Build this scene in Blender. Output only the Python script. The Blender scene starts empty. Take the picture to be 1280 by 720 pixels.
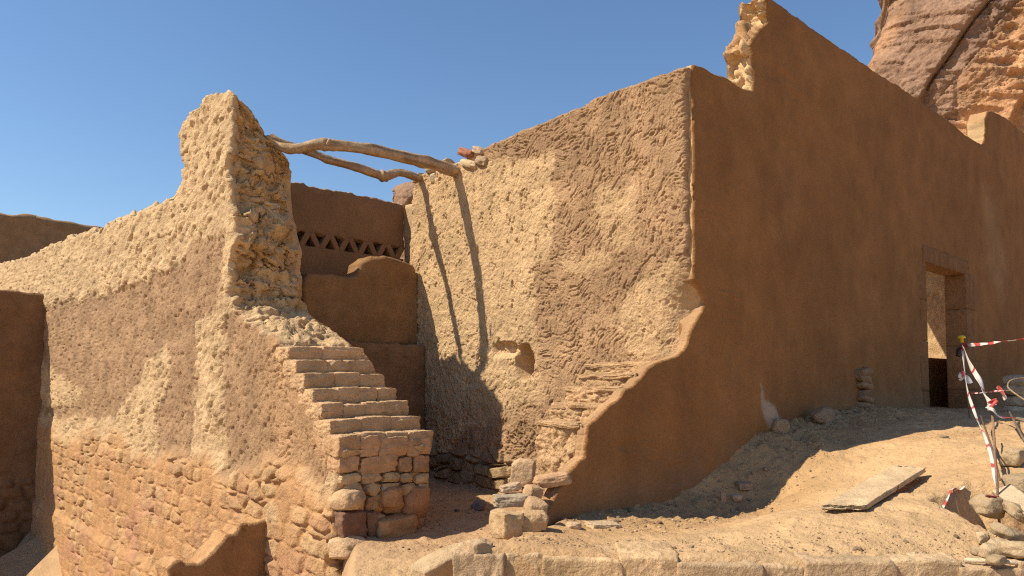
import bpy, math, random
import numpy as np

# ------------------------------------------------------------------ camera, sky, sun, exposure
SC = bpy.context.scene
COL = SC.collection
F, PITCH, SHY = 924.0, math.radians(3.0), 0.0559
cam_d = bpy.data.cameras.new('camera'); cam = bpy.data.objects.new('camera', cam_d); COL.objects.link(cam)
cam_d.sensor_width = 36; cam_d.lens = 36*F/1280; cam_d.shift_y = SHY
cam_d.clip_start = 0.05; cam_d.clip_end = 3000
cam.location = (0, 0, 0); cam.rotation_euler = (math.pi/2+PITCH, 0, 0)
SC.camera = cam
UX = np.array([0.734, 0.679, 0.0]); UX /= np.linalg.norm(UX)       # along the shaded walls, away to the right
VX = np.array([-UX[1], UX[0], 0.0])                                 # along the sunlit walls, away to the left
ZX = np.array([0.0, 0.0, 1.0])
ray = UX*1.0 + VX*(-0.56) + ZX*(-1.30); ray /= np.linalg.norm(ray)  # the way sunlight travels
ELEV = math.asin(-ray[2]); AZ = math.atan2(-ray[0], -ray[1])
w = bpy.data.worlds.new('World'); SC.world = w; w.use_nodes = True
nt = w.node_tree; nt.nodes.clear()
sky = nt.nodes.new('ShaderNodeTexSky'); sky.sky_type = 'NISHITA'; sky.sun_disc = False
sky.sun_elevation = ELEV; sky.sun_rotation = AZ % (2*math.pi)
sky.altitude = 300; sky.air_density = 1.1; sky.dust_density = 0.2; sky.ozone_density = 3.0
bg = nt.nodes.new('ShaderNodeBackground'); bg.inputs['Strength'].default_value = 0.080
wo = nt.nodes.new('ShaderNodeOutputWorld')
hs = nt.nodes.new('ShaderNodeHueSaturation'); hs.inputs['Saturation'].default_value = 1.08; hs.inputs['Value'].default_value = 1.30
nt.links.new(sky.outputs[0], hs.inputs['Color']); nt.links.new(hs.outputs[0], bg.inputs[0]); nt.links.new(bg.outputs[0], wo.inputs[0])
sun_d = bpy.data.lights.new('sun', 'SUN'); sun = bpy.data.objects.new('sun', sun_d); COL.objects.link(sun)
sun_d.energy = 5.0; sun_d.angle = math.radians(0.53); sun_d.color = (1.0, 0.90, 0.72)
from mathutils import Vector
sun.rotation_euler = Vector(ray).to_track_quat('-Z', 'Y').to_euler()
sun.location = (-8, -4, 12)
SC.view_settings.view_transform = 'Standard'; SC.view_settings.look = 'None'
SC.view_settings.exposure = 0.50; SC.view_settings.gamma = 1
SC.render.engine = 'CYCLES'
SC.cycles.max_bounces = 6; SC.cycles.diffuse_bounces = 4
SC.cycles.use_denoising = False; SC.cycles.filter_width = 1.2; SC.cycles.sample_clamp_indirect = 4

# ------------------------------------------------------------------ projection helpers (plan measured off the photograph)
def prj(px, py):
    xc = (px-640)/F; yc = (360-py+1280*SHY)/F
    d = np.array([xc, math.cos(PITCH)-yc*math.sin(PITCH), math.sin(PITCH)+yc*math.cos(PITCH)])
    return d/d[1]
def on(px, py, n, dist):
    d = prj(px, py); return d*(dist/np.dot(d, n))
def az(px, py, n, dist, A):
    p = on(px, py, n, dist); return (float(np.dot(p, A)), float(p[2]))
def uv(u, v, z=0.0):
    return UX*u + VX*v + ZX*z
def onz(px, py, z):
    d = prj(px, py); return d*(z/d[2])
def ats(px, py, s):
    return prj(px, py)*s

# ------------------------------------------------------------------ noise (numpy)
def _h(i, j, k, seed):
    with np.errstate(over='ignore'):
        n = (i.astype(np.int64)*374761393 + j.astype(np.int64)*668265263 + k.astype(np.int64)*2147483647 + seed*1274126177) & 0xffffffff
        n = ((n ^ (n >> 13)) * 1274126177) & 0xffffffff
        n = ((n ^ (n >> 16)) * 2246822519) & 0xffffffff
        n = n ^ (n >> 15)
    return (n & 0xffffff) / float(0xffffff)
def vn(x, y, z=None, seed=0):
    if z is None: z = np.zeros_like(x)
    i = np.floor(x); j = np.floor(y); k = np.floor(z)
    fx, fy, fz = x-i, y-j, z-k
    fx = fx*fx*fx*(fx*(fx*6-15)+10); fy = fy*fy*fy*(fy*(fy*6-15)+10); fz = fz*fz*fz*(fz*(fz*6-15)+10)
    r = 0
    for a in (0, 1):
        for b in (0, 1):
            for c in (0, 1):
                r = r + _h(i+a, j+b, k+c, seed)*(fx if a else 1-fx)*(fy if b else 1-fy)*(fz if c else 1-fz)
    return r*2-1
def fbm(x, y, z=None, seed=0, oct=4, gain=.5):
    if z is None: z = np.zeros_like(x)
    r = 0; a = 1; t = 0
    for o in range(oct):
        r = r + a*vn(x*2**o+o*7.3, y*2**o-o*3.1, z*2**o+o*1.7, seed+o); t += a; a *= gain
    return r/t
def worley(x, y, seed=0, jit=.9):
    i = np.floor(x); j = np.floor(y)
    f1 = np.full(x.shape, 9.0); f2 = np.full(x.shape, 9.0); cid = np.zeros(x.shape)
    for a in (-1, 0, 1):
        for b in (-1, 0, 1):
            ci, cj = i+a, j+b; o = np.zeros_like(ci)
            qx = ci+.5+jit*(_h(ci, cj, o, seed)-.5); qy = cj+.5+jit*(_h(ci, cj, o+1, seed)-.5)
            d = np.hypot(x-qx, y-qy); m = d < f1
            f2 = np.where(m, f1, np.minimum(f2, d)); f1 = np.where(m, d, f1)
            cid = np.where(m, _h(ci, cj, o+2, seed), cid)
    return f1, f2, cid
def cells(x, y, seed=0, jit=.9):
    i = np.floor(x); j = np.floor(y); f1 = np.full(x.shape, 9.0); cid = np.zeros(x.shape); lx = np.zeros(x.shape); ly = np.zeros(x.shape); f2 = np.full(x.shape, 9.0)
    for a in (-1, 0, 1):
        for b in (-1, 0, 1):
            ci, cj = i+a, j+b; o = np.zeros_like(ci)
            dx = x-(ci+.5+jit*(_h(ci, cj, o, seed)-.5)); dy = y-(cj+.5+jit*(_h(ci, cj, o+1, seed)-.5))
            d = np.hypot(dx, dy); m = d < f1
            f2 = np.where(m, f1, np.minimum(f2, d)); f1 = np.where(m, d, f1); lx = np.where(m, dx, lx); ly = np.where(m, dy, ly); cid = np.where(m, _h(ci, cj, o+2, seed), cid)
    return f1, f2, cid, lx, ly
def ss(a, b, x):
    t = np.clip((x-a)/(b-a), 0, 1); return t*t*(3-2*t)
def strokes(x, z, seed=0, cell=.32, wid=.022, ln=.16, bias=None):
    """finger-combed mud: short grooves whose direction changes from hand-sweep to hand-sweep"""
    wx = x+.06*fbm(x*4, z*4, seed=seed+3, oct=2); wz = z+.06*fbm(x*4+9, z*4, seed=seed+4, oct=2)
    f1, f2, c, lx, lz = cells(wx/cell, wz/cell, seed); lx = lx*cell; lz = lz*cell
    th = c*math.pi if bias is None else bias+(c-.5)*1.7
    ct, st = np.cos(th), np.sin(th)
    a = (lx*ct+lz*st)/ln; b = (-lx*st+lz*ct)/wid + .4*fbm(x*9, z*9, seed=seed+5, oct=2)
    n = 1-2.2*np.abs(vn(a, b*.6, c*91.0, seed=seed+6)); n = n*.75+vn(a*2.1, b*1.3, c*57.0, seed=seed+7)*.45
    return n*(.35+.65*ss(-.1, .5, fbm(x*7+3, z*7, seed=seed+9, oct=2)+.25))*(.6+.4*ss(.0, .12, f2-f1))
def comb(x, z, seed=0, cell=.34, wid=.03, ln=.28, sharp=.2, gate=.1, bias=None, spread=1.7):
    """thin finger grooves pressed in wet mud; each hand-sweep has its own direction"""
    wx = x+.06*fbm(x*5, z*5, seed=seed+3, oct=3); wz = z+.06*fbm(x*5+9, z*5, seed=seed+4, oct=3)
    f1, f2, c, lx, lz = cells(wx/cell, wz/cell, seed)
    lx = lx*cell; lz = lz*cell
    th = c*math.pi if bias is None else bias+(c-.5)*spread
    ct, st = np.cos(th), np.sin(th)
    a = lx*ct+lz*st; b = -lx*st+lz*ct; b = b+(_h(np.floor(c*9999), a*0, a*0, 5)-.5)*4*a*a     # the hand swings in an arc
    a = a/ln; b = b/wid + .25*fbm(x*9, z*9, seed=seed+5, oct=2)
    n = np.abs(vn(a, b, c*91.0, seed=seed+6)+.25*vn(a*3, b*2.1, c*17.0, seed=seed+7))
    g = 1-ss(0, sharp, n)
    return g*ss(gate-.25, gate+.25, fbm(x*6+3, z*6, seed=seed+9, oct=2)+.25)
def facets(x, z, seed=0, sx=.09, sz=.05, rot=.7, tilt=.35):
    """scaly broken mud: every chip a little tilted plane with a crisp step to its neighbour"""
    ct, st = math.cos(rot), math.sin(rot)
    wx = x+.025*fbm(x*9, z*9, seed=seed+1, oct=3); wz = z+.025*fbm(x*9, z*9+5, seed=seed+2, oct=3)
    a = (wx*ct+wz*st)/sx; b = (-wx*st+wz*ct)/sz
    i = np.floor(a); j = np.floor(b); f1 = np.full(a.shape, 9.); h = np.zeros(a.shape)
    for p in (-1, 0, 1):
        for q in (-1, 0, 1):
            ci, cj = i+p, j+q; o = np.zeros_like(ci)
            dx = a-(ci+.5+.9*(_h(ci, cj, o, seed)-.5)); dz = b-(cj+.5+.9*(_h(ci, cj, o+1, seed)-.5)); d = np.hypot(dx, dz); m = d < f1
            f1 = np.where(m, d, f1)
            h = np.where(m, _h(ci, cj, o+2, seed)+tilt*2*(dx*(_h(ci, cj, o+3, seed)-.5)+dz*(_h(ci, cj, o+4, seed)-.2)), h)
    return h
def lumps(x, z, seed=0, sx=.085, sz=.06, rot=.6):
    ct, st = math.cos(rot), math.sin(rot)
    wx = x+.03*fbm(x*8, z*8, seed=seed+1, oct=2); wz = z+.03*fbm(x*8, z*8+5, seed=seed+2, oct=2)
    a = (wx*ct+wz*st)/sx; b = (-wx*st+wz*ct)/sz
    f1, f2, c = worley(a, b, seed)
    return ss(0, .55, f2-f1)*(.6+.4*c), c
def masonry(x, z, seed=0, h=.17, wd=.26):
    wz = z+.05*fbm(x*2.2, z*2.2, seed=seed+1, oct=3); wx = x+.05*fbm(x*3, z*3+7, seed=seed+2, oct=3)
    row = np.floor(wz/h); off = _h(row, row*0, row*0, seed)*7
    f1, f2, c = worley(wx/wd+off, wz/h, seed, jit=.62)
    edge = ss(.03, .30, f2-f1)
    return edge, c
def seg_dist(P, poly):
    d = np.full(len(P), 1e9); near = np.zeros_like(P); inside = np.zeros(len(P), bool)
    n = len(poly)
    for k in range(n):
        a = poly[k]; b = poly[(k+1) % n]; e = b-a
        t = np.clip(((P-a)@e)/max(e@e, 1e-12), 0, 1)[:, None]
        q = a+t*e; dd = np.hypot(*(P-q).T); m = dd < d
        d[m] = dd[m]; near[m] = q[m]
        c = ((a[1] > P[:, 1]) != (b[1] > P[:, 1]))
        if abs(e[1]) > 1e-12:
            inside ^= c & (P[:, 0] < e[0]*(P[:, 1]-a[1])/e[1]+a[0])
    return d, near, inside
def mask(P, poly, soft=.05, rag=.12, seed=0, fr=5):
    d, _, ins = seg_dist(P, np.array(poly, float))
    s = np.where(ins, d, -d) + rag*fbm(P[:, 0]*fr, P[:, 1]*fr, seed=seed, oct=5, gain=.72)
    return ss(-soft, soft, s)
def mixc(a, b, t):
    a = np.asarray(a, float); b = np.asarray(b, float)
    return a+(b-a)*t[:, None]

# ------------------------------------------------------------------ materials
_m = {}
def earth(name, gr=55., gs=.5, gd=.012, sc=5., var=.16, rough=.95, fine=180., stretch=None, spec=.15):
    """dry mud, sand or stone: base colour from the surface's own colour attribute, grain and speckle procedural"""
    if name in _m: return _m[name]
    m = bpy.data.materials.new(name); m.use_nodes = True; t = m.node_tree; N = t.nodes; L = t.links
    b = N['Principled BSDF']; b.inputs['Roughness'].default_value = rough; b.inputs['Specular IOR Level'].default_value = spec
    at = N.new('ShaderNodeAttribute'); at.attribute_name = 'Col'
    tc = N.new('ShaderNodeTexCoord'); mp = N.new('ShaderNodeMapping'); L.new(tc.outputs['Object'], mp.inputs[0])
    if stretch: mp.inputs['Scale'].default_value = stretch
    n1 = N.new('ShaderNodeTexNoise'); n1.inputs['Scale'].default_value = sc; n1.inputs['Detail'].default_value = 6; n1.inputs['Roughness'].default_value = .65
    n2 = N.new('ShaderNodeTexNoise'); n2.inputs['Scale'].default_value = fine; n2.inputs['Detail'].default_value = 3
    L.new(mp.outputs[0], n1.inputs['Vector']); L.new(mp.outputs[0], n2.inputs['Vector'])
    r1 = N.new('ShaderNodeMapRange'); r1.inputs['From Min'].default_value = .3; r1.inputs['From Max'].default_value = .7
    r1.inputs['To Min'].default_value = 1-var; r1.inputs['To Max'].default_value = 1+var
    r2 = N.new('ShaderNodeMapRange'); r2.inputs['From Min'].default_value = .3; r2.inputs['From Max'].default_value = .7
    r2.inputs['To Min'].default_value = 1-var*.8; r2.inputs['To Max'].default_value = 1+var*.8
    L.new(n1.outputs['Fac'], r1.inputs['Value']); L.new(n2.outputs['Fac'], r2.inputs['Value'])
    mu = N.new('ShaderNodeMath'); mu.operation = 'MULTIPLY'; L.new(r1.outputs[0], mu.inputs[0]); L.new(r2.outputs[0], mu.inputs[1])
    vm = N.new('ShaderNodeVectorMath'); vm.operation = 'SCALE'; L.new(at.outputs['Color'], vm.inputs[0]); L.new(mu.outputs[0], vm.inputs['Scale'])
    L.new(vm.outputs[0], b.inputs['Base Color'])
    n3 = N.new('ShaderNodeTexNoise'); n3.inputs['Scale'].default_value = gr; n3.inputs['Detail'].default_value = 7; n3.inputs['Roughness'].default_value = .62
    L.new(mp.outputs[0], n3.inputs['Vector'])
    bp = N.new('ShaderNodeBump'); bp.inputs['Strength'].default_value = gs; bp.inputs['Distance'].default_value = gd
    L.new(n3.outputs['Fac'], bp.inputs['Height']); L.new(bp.outputs[0], b.inputs['Normal'])
    _m[name] = m; return m
MUD = lambda: earth('rough_mud_plaster', 48, .95, .022, var=.2)
SMOOTH = lambda: earth('smooth_mud_render', 24, .6, .02, sc=2.2, var=.17, fine=70)
STONE = lambda: earth('sandstone', 34, .9, .02, sc=7, var=.24)
SAND = lambda: earth('sandy_ground_material', 22, .95, .03, sc=3.2, var=.17, fine=120)
CLIFFM = lambda: earth('cliff_sandstone', .9, .9, .5, sc=.35, var=.25, fine=3.5)
WOOD = lambda: earth('weathered_wood', 26, .8, .01, sc=9, var=.3, fine=60, stretch=(1, 1, 1))
PLAIN = lambda: earth('tape_plastic', 30, .2, .003, sc=20, var=.05, rough=.5, spec=.4)

# ------------------------------------------------------------------ mesh helpers
def make(name, V, Fc, C, mat, parent=None, loc=None, smooth=True):
    """one mesh object; loc is its origin (its base); vertices come in world coordinates"""
    V = np.asarray(V, float)
    if parent is not None:
        loc = np.array(parent['_o'])
    elif loc is None:
        loc = np.array([V[:, 0].mean(), V[:, 1].mean(), V[:, 2].min()])
    me = bpy.data.meshes.new(name)
    Fc = [np.asarray(Fc)] if isinstance(Fc, np.ndarray) else [np.asarray(f) for f in Fc if len(f)]
    me.vertices.add(len(V)); me.vertices.foreach_set('co', (V-loc).astype(np.float32).ravel())
    li = np.concatenate([f.ravel() for f in Fc]); cnt = np.concatenate([np.full(len(f), f.shape[1]) for f in Fc])
    st = np.concatenate([[0], np.cumsum(cnt)[:-1]])
    me.loops.add(len(li)); me.loops.foreach_set('vertex_index', li.astype(np.int32))
    me.polygons.add(len(cnt)); me.polygons.foreach_set('loop_start', st.astype(np.int32))
    me.update(calc_edges=True); me.validate()
    C = np.asarray(C, float)*.86
    if C.ndim == 1: C = np.tile(C, (len(V), 1))
    ca = me.color_attributes.new('Col', 'FLOAT_COLOR', 'POINT')
    ca.data.foreach_set('color', np.c_[np.clip(C, 0.005, .92), np.ones(len(C))].astype(np.float32).ravel())
    if smooth: me.polygons.foreach_set('use_smooth', np.ones(len(cnt), bool))
    me.materials.append(mat)
    o = bpy.data.objects.new(name, me); COL.objects.link(o)
    if parent is not None: o.parent = parent
    else: o.location = loc
    return o
def tag(o, label=None, cat=None, group=None, kind=None):
    if label: o['label'] = label
    if cat: o['category'] = cat
    if group: o['group'] = group
    if kind: o['kind'] = kind
    elif cat: o['kind'] = 'thing'
    return o
def empty(name, loc, label, cat, group=None):
    o = bpy.data.objects.new(name, None); COL.objects.link(o); o.location = tuple(loc); o['_o'] = [float(c) for c in loc]
    return tag(o, label, cat, group)

def slab(xs, zs, outline, A, n, dist, thick, disp=None, colf=None, rimf=None, rimc=None, rr=.04, nT=8, rag=.0, ragf=8, post=None, seed=0, snap=.75):
    """A wall with real thickness: its face is the outline on the plane  p.n = dist, A points right along it."""
    outline = np.array(outline, float)
    X, Z = np.meshgrid(xs, zs, indexing='ij'); nx, nz = X.shape
    P = np.c_[X.ravel(), Z.ravel()]
    d, near, ins = seg_dist(P, outline)
    hx = np.repeat(np.gradient(xs), nz); hz = np.tile(np.gradient(zs), nx)
    thr = snap*np.maximum(hx, hz)
    sn = ((~ins) & (d < thr)) | (ins & (d < thr*.45))
    P[sn] = near[sn]; d[sn] = 0
    ok = (ins | sn).reshape(nx, nz)
    K = ok[:-1, :-1] & ok[1:, :-1] & ok[1:, 1:] & ok[:-1, 1:]
    idx = np.arange(nx*nz).reshape(nx, nz)
    Q = np.c_[idx[:-1, :-1][K], idx[1:, :-1][K], idx[1:, 1:][K], idx[:-1, 1:][K]]
    us, inv = np.unique(Q, return_inverse=True); Q = inv.reshape(-1, 4); P = P[us]; d = d[us]
    if rag:
        wgt = np.exp(-d/.12)[:, None]
        P = P + wgt*rag*np.c_[fbm(P[:, 0]*ragf, P[:, 1]*ragf, seed=seed+31), fbm(P[:, 0]*ragf+9, P[:, 1]*ragf+4, seed=seed+32)]
    nv = len(P)
    E = np.r_[Q[:, [0, 1]], Q[:, [1, 2]], Q[:, [2, 3]], Q[:, [3, 0]]]
    key = np.minimum(E[:, 0], E[:, 1])*nv+np.maximum(E[:, 0], E[:, 1])
    uq, first, cnt = np.unique(key, return_index=True, return_counts=True)
    B = E[first[cnt == 1]]
    bv = np.unique(B); bmap = np.full(nv, -1); bmap[bv] = np.arange(len(bv))
    nrm = np.zeros((nv, 2)); e = P[B[:, 1]]-P[B[:, 0]]; en = np.c_[e[:, 1], -e[:, 0]]
    np.add.at(nrm, B[:, 0], en); np.add.at(nrm, B[:, 1], en)
    for _ in range(3):
        tmp = nrm.copy(); np.add.at(tmp, B[:, 0], nrm[B[:, 1]]); np.add.at(tmp, B[:, 1], nrm[B[:, 0]]); nrm = tmp
    nb = nrm[bv]; nb /= np.maximum(np.linalg.norm(nb, axis=1), 1e-9)[:, None]
    rd = np.clip(d/rr, 0, 1); rnd = rr*(1-np.sqrt(np.clip(1-(1-rd)**2, 0, 1)))
    T0 = rnd - (disp(P, d) if disp is not None else 0)
    T0 = np.broadcast_to(T0, (nv,)).copy()
    T1 = thick - rnd
    rings = []; Tr = []
    for k in range(1, nT):
        t = k/nT; tt = T0[bv]*(1-t)+T1[bv]*t
        off = np.zeros(len(bv)) if rimf is None else rimf(P[bv], tt, nb)*min(1, 4*t*(1-t)*2.2)
        rings.append(P[bv]+nb*off[:, None]); Tr.append(tt)
    PP = np.vstack([P]+rings+[P]); TT = np.concatenate([T0]+Tr+[T1])
    if post is not None: PP, TT = post(PP, TT)
    V = A*PP[:, :1] + ZX*PP[:, 1:2] + n*dist - n*TT[:, None]
    nr = len(bv); base = lambda k: nv+(k-1)*nr
    faces = [Q, (Q+nv+(nT-1)*nr)[:, ::-1]]
    a, b = B[:, 0], B[:, 1]; ba, bb = bmap[a], bmap[b]
    for k in range(nT):
        a0, b0 = (a, b) if k == 0 else (base(k)+ba, base(k)+bb)
        a1, b1 = (base(k+1)+ba, base(k+1)+bb) if k < nT-1 else (a+nv+(nT-1)*nr, b+nv+(nT-1)*nr)
        faces.append(np.c_[b0, a0, a1, b1])
    cf = colf(P, d) if colf is not None else np.tile((.5, .35, .2), (nv, 1))
    cr = [cf[bv] if rimc is None else rimc(P[bv], t_, nb) for t_ in Tr]
    return V, np.vstack(faces), np.vstack([cf]+cr+[cf])
nU, nV = -UX, -VX              # the two ways the walls face
AL = -VX                       # "right" along a sunlit wall
AS = UX                        # "right" along a shaded wall
def pxs(p0, p1, st, n, dist, A):
    return np.array(sorted(az(p, 480, n, dist, A)[0] for p in np.arange(p0, p1+st, st)))
def poly(pts, n, dist, A): return [az(x, y, n, dist, A) for x, y in pts]

def rock_geo(c, s, rot=(0, 0, 0), seed=0, n=7, box=.45, rough=.12, fr=2.2):
    r = np.linspace(-1, 1, n+1); V = []; Fq = []; m = {}
    def vid(p):
        k = tuple(np.round(p, 5))
        if k not in m: m[k] = len(V); V.append(p)
        return m[k]
    for ax in range(3):
        for sg in (-1, 1):
            for i in range(n):
                for j in range(n):
                    q = []
                    for a, b in ((0, 0), (1, 0), (1, 1), (0, 1)):
                        p = [0, 0, 0]; p[ax] = sg; p[(ax+1) % 3] = r[i+a]; p[(ax+2) % 3] = r[j+b]; q.append(vid(p))
                    Fq.append(q if sg > 0 else q[::-1])
    V = np.array(V, float); sp = V/np.linalg.norm(V, axis=1)[:, None]
    V = V*box + sp*(1-box)*1.12
    rs = np.random.RandomState(seed); o = rs.rand(3)*50
    V = V*(1+rough*fbm(V[:, 0]*fr/2+o[0], V[:, 1]*fr/2+o[1], V[:, 2]*fr/2+o[2], seed=seed, oct=4, gain=.6)*2)[:, None]
    V = V*(1+.045*fbm(V[:, 0]*4+o[1], V[:, 1]*4+o[2], V[:, 2]*4+o[0], seed=seed+1, oct=3, gain=.7))[:, None]
    # a few chipped facets
    for _ in range(6):
        dn = rs.randn(3); dn /= np.linalg.norm(dn); t = V@dn; lim = np.abs(V@dn).max()*(1-.5*(1-box)*(.25+rs.rand())); ex = np.clip(t-lim, 0, None); V = V-dn*ex[:, None]*.8
    V = V*np.array(s)/2
    cx, sx_ = math.cos(rot[0]), math.sin(rot[0]); cy, sy = math.cos(rot[1]), math.sin(rot[1]); cz, sz = math.cos(rot[2]), math.sin(rot[2])
    R = np.array([[cz, -sz, 0], [sz, cz, 0], [0, 0, 1]])@np.array([[cy, 0, sy], [0, 1, 0], [-sy, 0, cy]])@np.array([[1, 0, 0], [0, cx, -sx_], [0, sx_, cx]])
    return V@R.T+np.array(c), np.array(Fq)
def join(parts):
    V = []; Fq = []; C = []; o = 0
    for v, f, c in parts:
        V.append(v); Fq.append(f+o); C.append(np.tile(c, (len(v), 1)) if np.ndim(c) == 1 else c); o += len(v)
    return np.vstack(V), np.vstack(Fq), np.vstack(C)
AU = math.atan2(UX[1], UX[0])   # z-rotation that lines a box up with the walls

# colours of the materials; the smooth wall's plaster is darkened to carry its shade
CREAM = np.array((.60, .412, .230)); MORT = np.array((.52, .292, .138))
SHADE_PLAST = np.array((.29, .136, .050)); SANDC = np.array((.58, .375, .195))
STC = [np.array(c) for c in ((.50, .32, .17), (.55, .40, .23), (.42, .235, .13), (.50, .34, .18), (.40, .26, .15), (.56, .38, .2))]
def cvar(P, col, seed, fr=3, amt=.14):
    return col*(1+amt*fbm(P[:, 0]*fr, P[:, 1]*fr, seed=seed, oct=3))[:, None]

# ================================================================== THE GROUND
DL, DR, DS = 3.1, 5.7, 3.779          # distances of the left, right and shaded wall planes
ctrl = [onz(x, y, z) for x, y, z in (
    (620, 683, -.95), (760, 684, -.95), (900, 688, -.96), (1060, 691, -.96), (1200, 697, -.97), (1280, 702, -.98),
    )]
ctrl += [ats(x, y, q) for x, y, q in ((868, 631, 6.5), (915, 624, 6.7), (953, 605, 6.81), (1015, 576, 6.93), (1054, 566, 7.01), (1132, 547, 7.18), (1194, 531, 7.57),
    (860, 660, 5.3), (1100, 620, 5.3), (1000, 640, 5.0), (1230, 570, 6.0), (1260, 540, 7.0), (1210, 650, 4.6))]
for x, y in ((690, 648), (790, 637), (860, 613), (899, 586), (945, 545), (1000, 528), (1054, 514), (1093, 510), (1140, 511), (1180, 513)):
    ctrl.append(on(x, y, VX, DS))
ctrl += [uv(14, 3.0, -.40), uv(17, 3.0, -.42), uv(13, 6, -.45), uv(9, 1.5, -.5), uv(16, 0, -.5), uv(7, 6, -.6), uv(6, 9, -.5), uv(10, 9, -.5), uv(1, -3, -1.5), uv(5, -1.5, -.9), uv(12, -3, -.6)]
ctrl = np.array(ctrl)
def tps_fit(c):
    n = len(c); d = np.hypot(c[:, None, 0]-c[None, :, 0], c[:, None, 1]-c[None, :, 1])
    Kk = np.where(d > 0, d*d*np.log(np.maximum(d, 1e-9)), 0)+np.eye(n)*.02
    Pm = np.c_[np.ones(n), c[:, :2]]; M = np.zeros((n+3, n+3)); M[:n, :n] = Kk; M[:n, n:] = Pm; M[n:, :n] = Pm.T
    return np.linalg.solve(M, np.r_[c[:, 2], 0, 0, 0])
TW = tps_fit(ctrl)
def terrace(x, y):
    r = TW[-3]+TW[-2]*x+TW[-1]*y
    for i, c in enumerate(ctrl):
        d = np.hypot(x-c[0], y-c[1]); r = r+TW[i]*d*d*np.log(np.maximum(d, 1e-9))
    return np.clip(r, -1.3, -.3)
KA, KB = onz(618, 683, -.95), onz(1290, 702, -.98)     # the kerb's line
QE = uv(4.25, 3.85)                                      # foot of the shaded wall's broken end
PIT = onz(1268, 655, -.9)
def gz(x, y, fine=True):
    u = x*UX[0]+y*UX[1]; v = x*VX[0]+y*VX[1]
    T = terrace(x, y)
    far = ss(14, 26, np.hypot(x, y)-14*ss(0, 2, -x-.15*y)); T = T*(1-far)-.5*far
    # rubble pit at the right
    pd = np.hypot((x-PIT[0]-.25)/.75, (y-PIT[1])/.62)+.35*fbm(x*3, y*3, seed=5)
    T = T-.42*(1-ss(.55, .95, pd))
    # the alley beside the stair, lower than the terrace
    alley = -1.22-.035*np.clip(6.8-v, -1, 4)
    alley = np.where(y < 5.2, alley-(5.2-y)*.1, alley)
    e = np.array([QE[0]-KA[0], QE[1]-KA[1]]); e /= np.linalg.norm(e)
    sd = (x-KA[0])*e[1]-(y-KA[1])*e[0]                  # >0 on the terrace side
    sd = sd+.10*fbm(x*3.1, y*3.1, seed=9)
    tb = ss(-.34, .06, sd)
    tb = np.where(v > 4.15, ss(5.6, 6.0, u), tb)
    z = alley*(1-tb)+T*tb
    # low lane on the left
    u0 = 3.2+1.0*ss(5.5, 7.5, v); low = ss(0, 1, (u0-u)/1.2)*ss(5.2, 5.9, v)
    low = np.maximum(low, ss(0, .55, (-.205*y-x)+.04*fbm(y*3, x*0, seed=17))*ss(1.5, 3.5, v)*(1-ss(3.1, 3.3, u)))
    low = low*(1-far)
    z = z*(1-low)+(-3.4)*low
    # in front of the kerb
    ky = KA[1]+(KB[1]-KA[1])*(x-KA[0])/(KB[0]-KA[0])
    fr = (1-ss(-.22, -.10, y-ky))*ss(-.4, .0, x-KA[0]+.1)
    z = z*(1-fr)+np.minimum(z, -1.6)*fr
    near = (1-ss(2.0, 4.4, y)); z = np.where((x < KA[0]+.4), z*(1-near)+np.minimum(z, -1.6)*near, z)
    if fine:
        z = z+.045*fbm(x*1.6, y*1.6, seed=12, oct=3)+.020*fbm(x*8, y*8, seed=13, oct=5, gain=.68)+.02*ss(.1, .5, fbm(x*2.3, y*2.3, seed=19, oct=3))*fbm(x*14, y*14, seed=20, oct=3, gain=.7)
        f1, f2, c = worley(x*7, y*7, seed=14)
        z = z+np.where(c > .62, .02*(1-ss(.0, .5, f1)), 0)*ss(-.2, .5, vn(x*1.3, y*1.3, seed=15))
        dbank = 1-ss(0.0, .75, np.abs(v-DS+.1))          # clods along the foot of the shaded wall
        f1, f2, c = worley(x*9+3, y*9, seed=18)
        z = z+dbank*ss(3.8, 5.2, u)*((.04*fbm(x*6, y*6, seed=16, oct=4, gain=.7)+.032*c*(1-ss(.1, .5, f1))))
    return z
def gzs(x, y): return float(gz(np.array([x], float), np.array([y], float))[0])
def hit(px, py):
    d = prj(px, py); s = np.arange(2.5, 14, .01); g = gz(d[0]*s, d[1]*s); k = np.nonzero(d[2]*s < g)[0]
    return d*s[k[0]] if len(k) else d*14
def axis(lo, hi, st, far, g=1.22):
    a = list(np.arange(lo, hi, st)); s = st; q = lo
    while q > -far: s *= g; q -= s; a.insert(0, q)
    s = st; q = a[-1]
    while q < far: s *= g; q += s; a.append(q)
    return np.array(a)
gx = axis(-2.2, 6.0, .021, 420); gy = axis(2.9, 9.2, .021, 420)
X, Y = np.meshgrid(gx, gy, indexing='ij'); x, y = X.ravel(), Y.ravel(); z = gz(x, y)
idx = np.arange(len(x)).reshape(X.shape)
Q = np.c_[idx[:-1, :-1].ravel(), idx[1:, :-1].ravel(), idx[1:, 1:].ravel(), idx[:-1, 1:].ravel()]
P2 = np.c_[x, y]
cg = cvar(P2, SANDC, 21, 1.2, .10); cg = mixc(cg, cvar(P2, np.array((.47, .27, .13)), 22, 5), ss(.1, .6, fbm(x*1.1, y*1.1, seed=23, oct=4))*.6)
u_, v_ = x*UX[0]+y*UX[1], x*VX[0]+y*VX[1]
cg = mixc(cg, np.array((.46, .28, .13)), ss(3.3, 4.0, u_)*(1-ss(.25, .9, np.abs(v_-DS+.25)))*.75)
cg = mixc(cg, np.array((.46, .29, .16)), (ss(4.2, 4.8, v_)*(1-ss(5.6, 5.8, u_)))*.8)
tag(make('ground', np.c_[x, y, z], Q, cg, SAND(), loc=np.zeros(3)), kind='structure')

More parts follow.
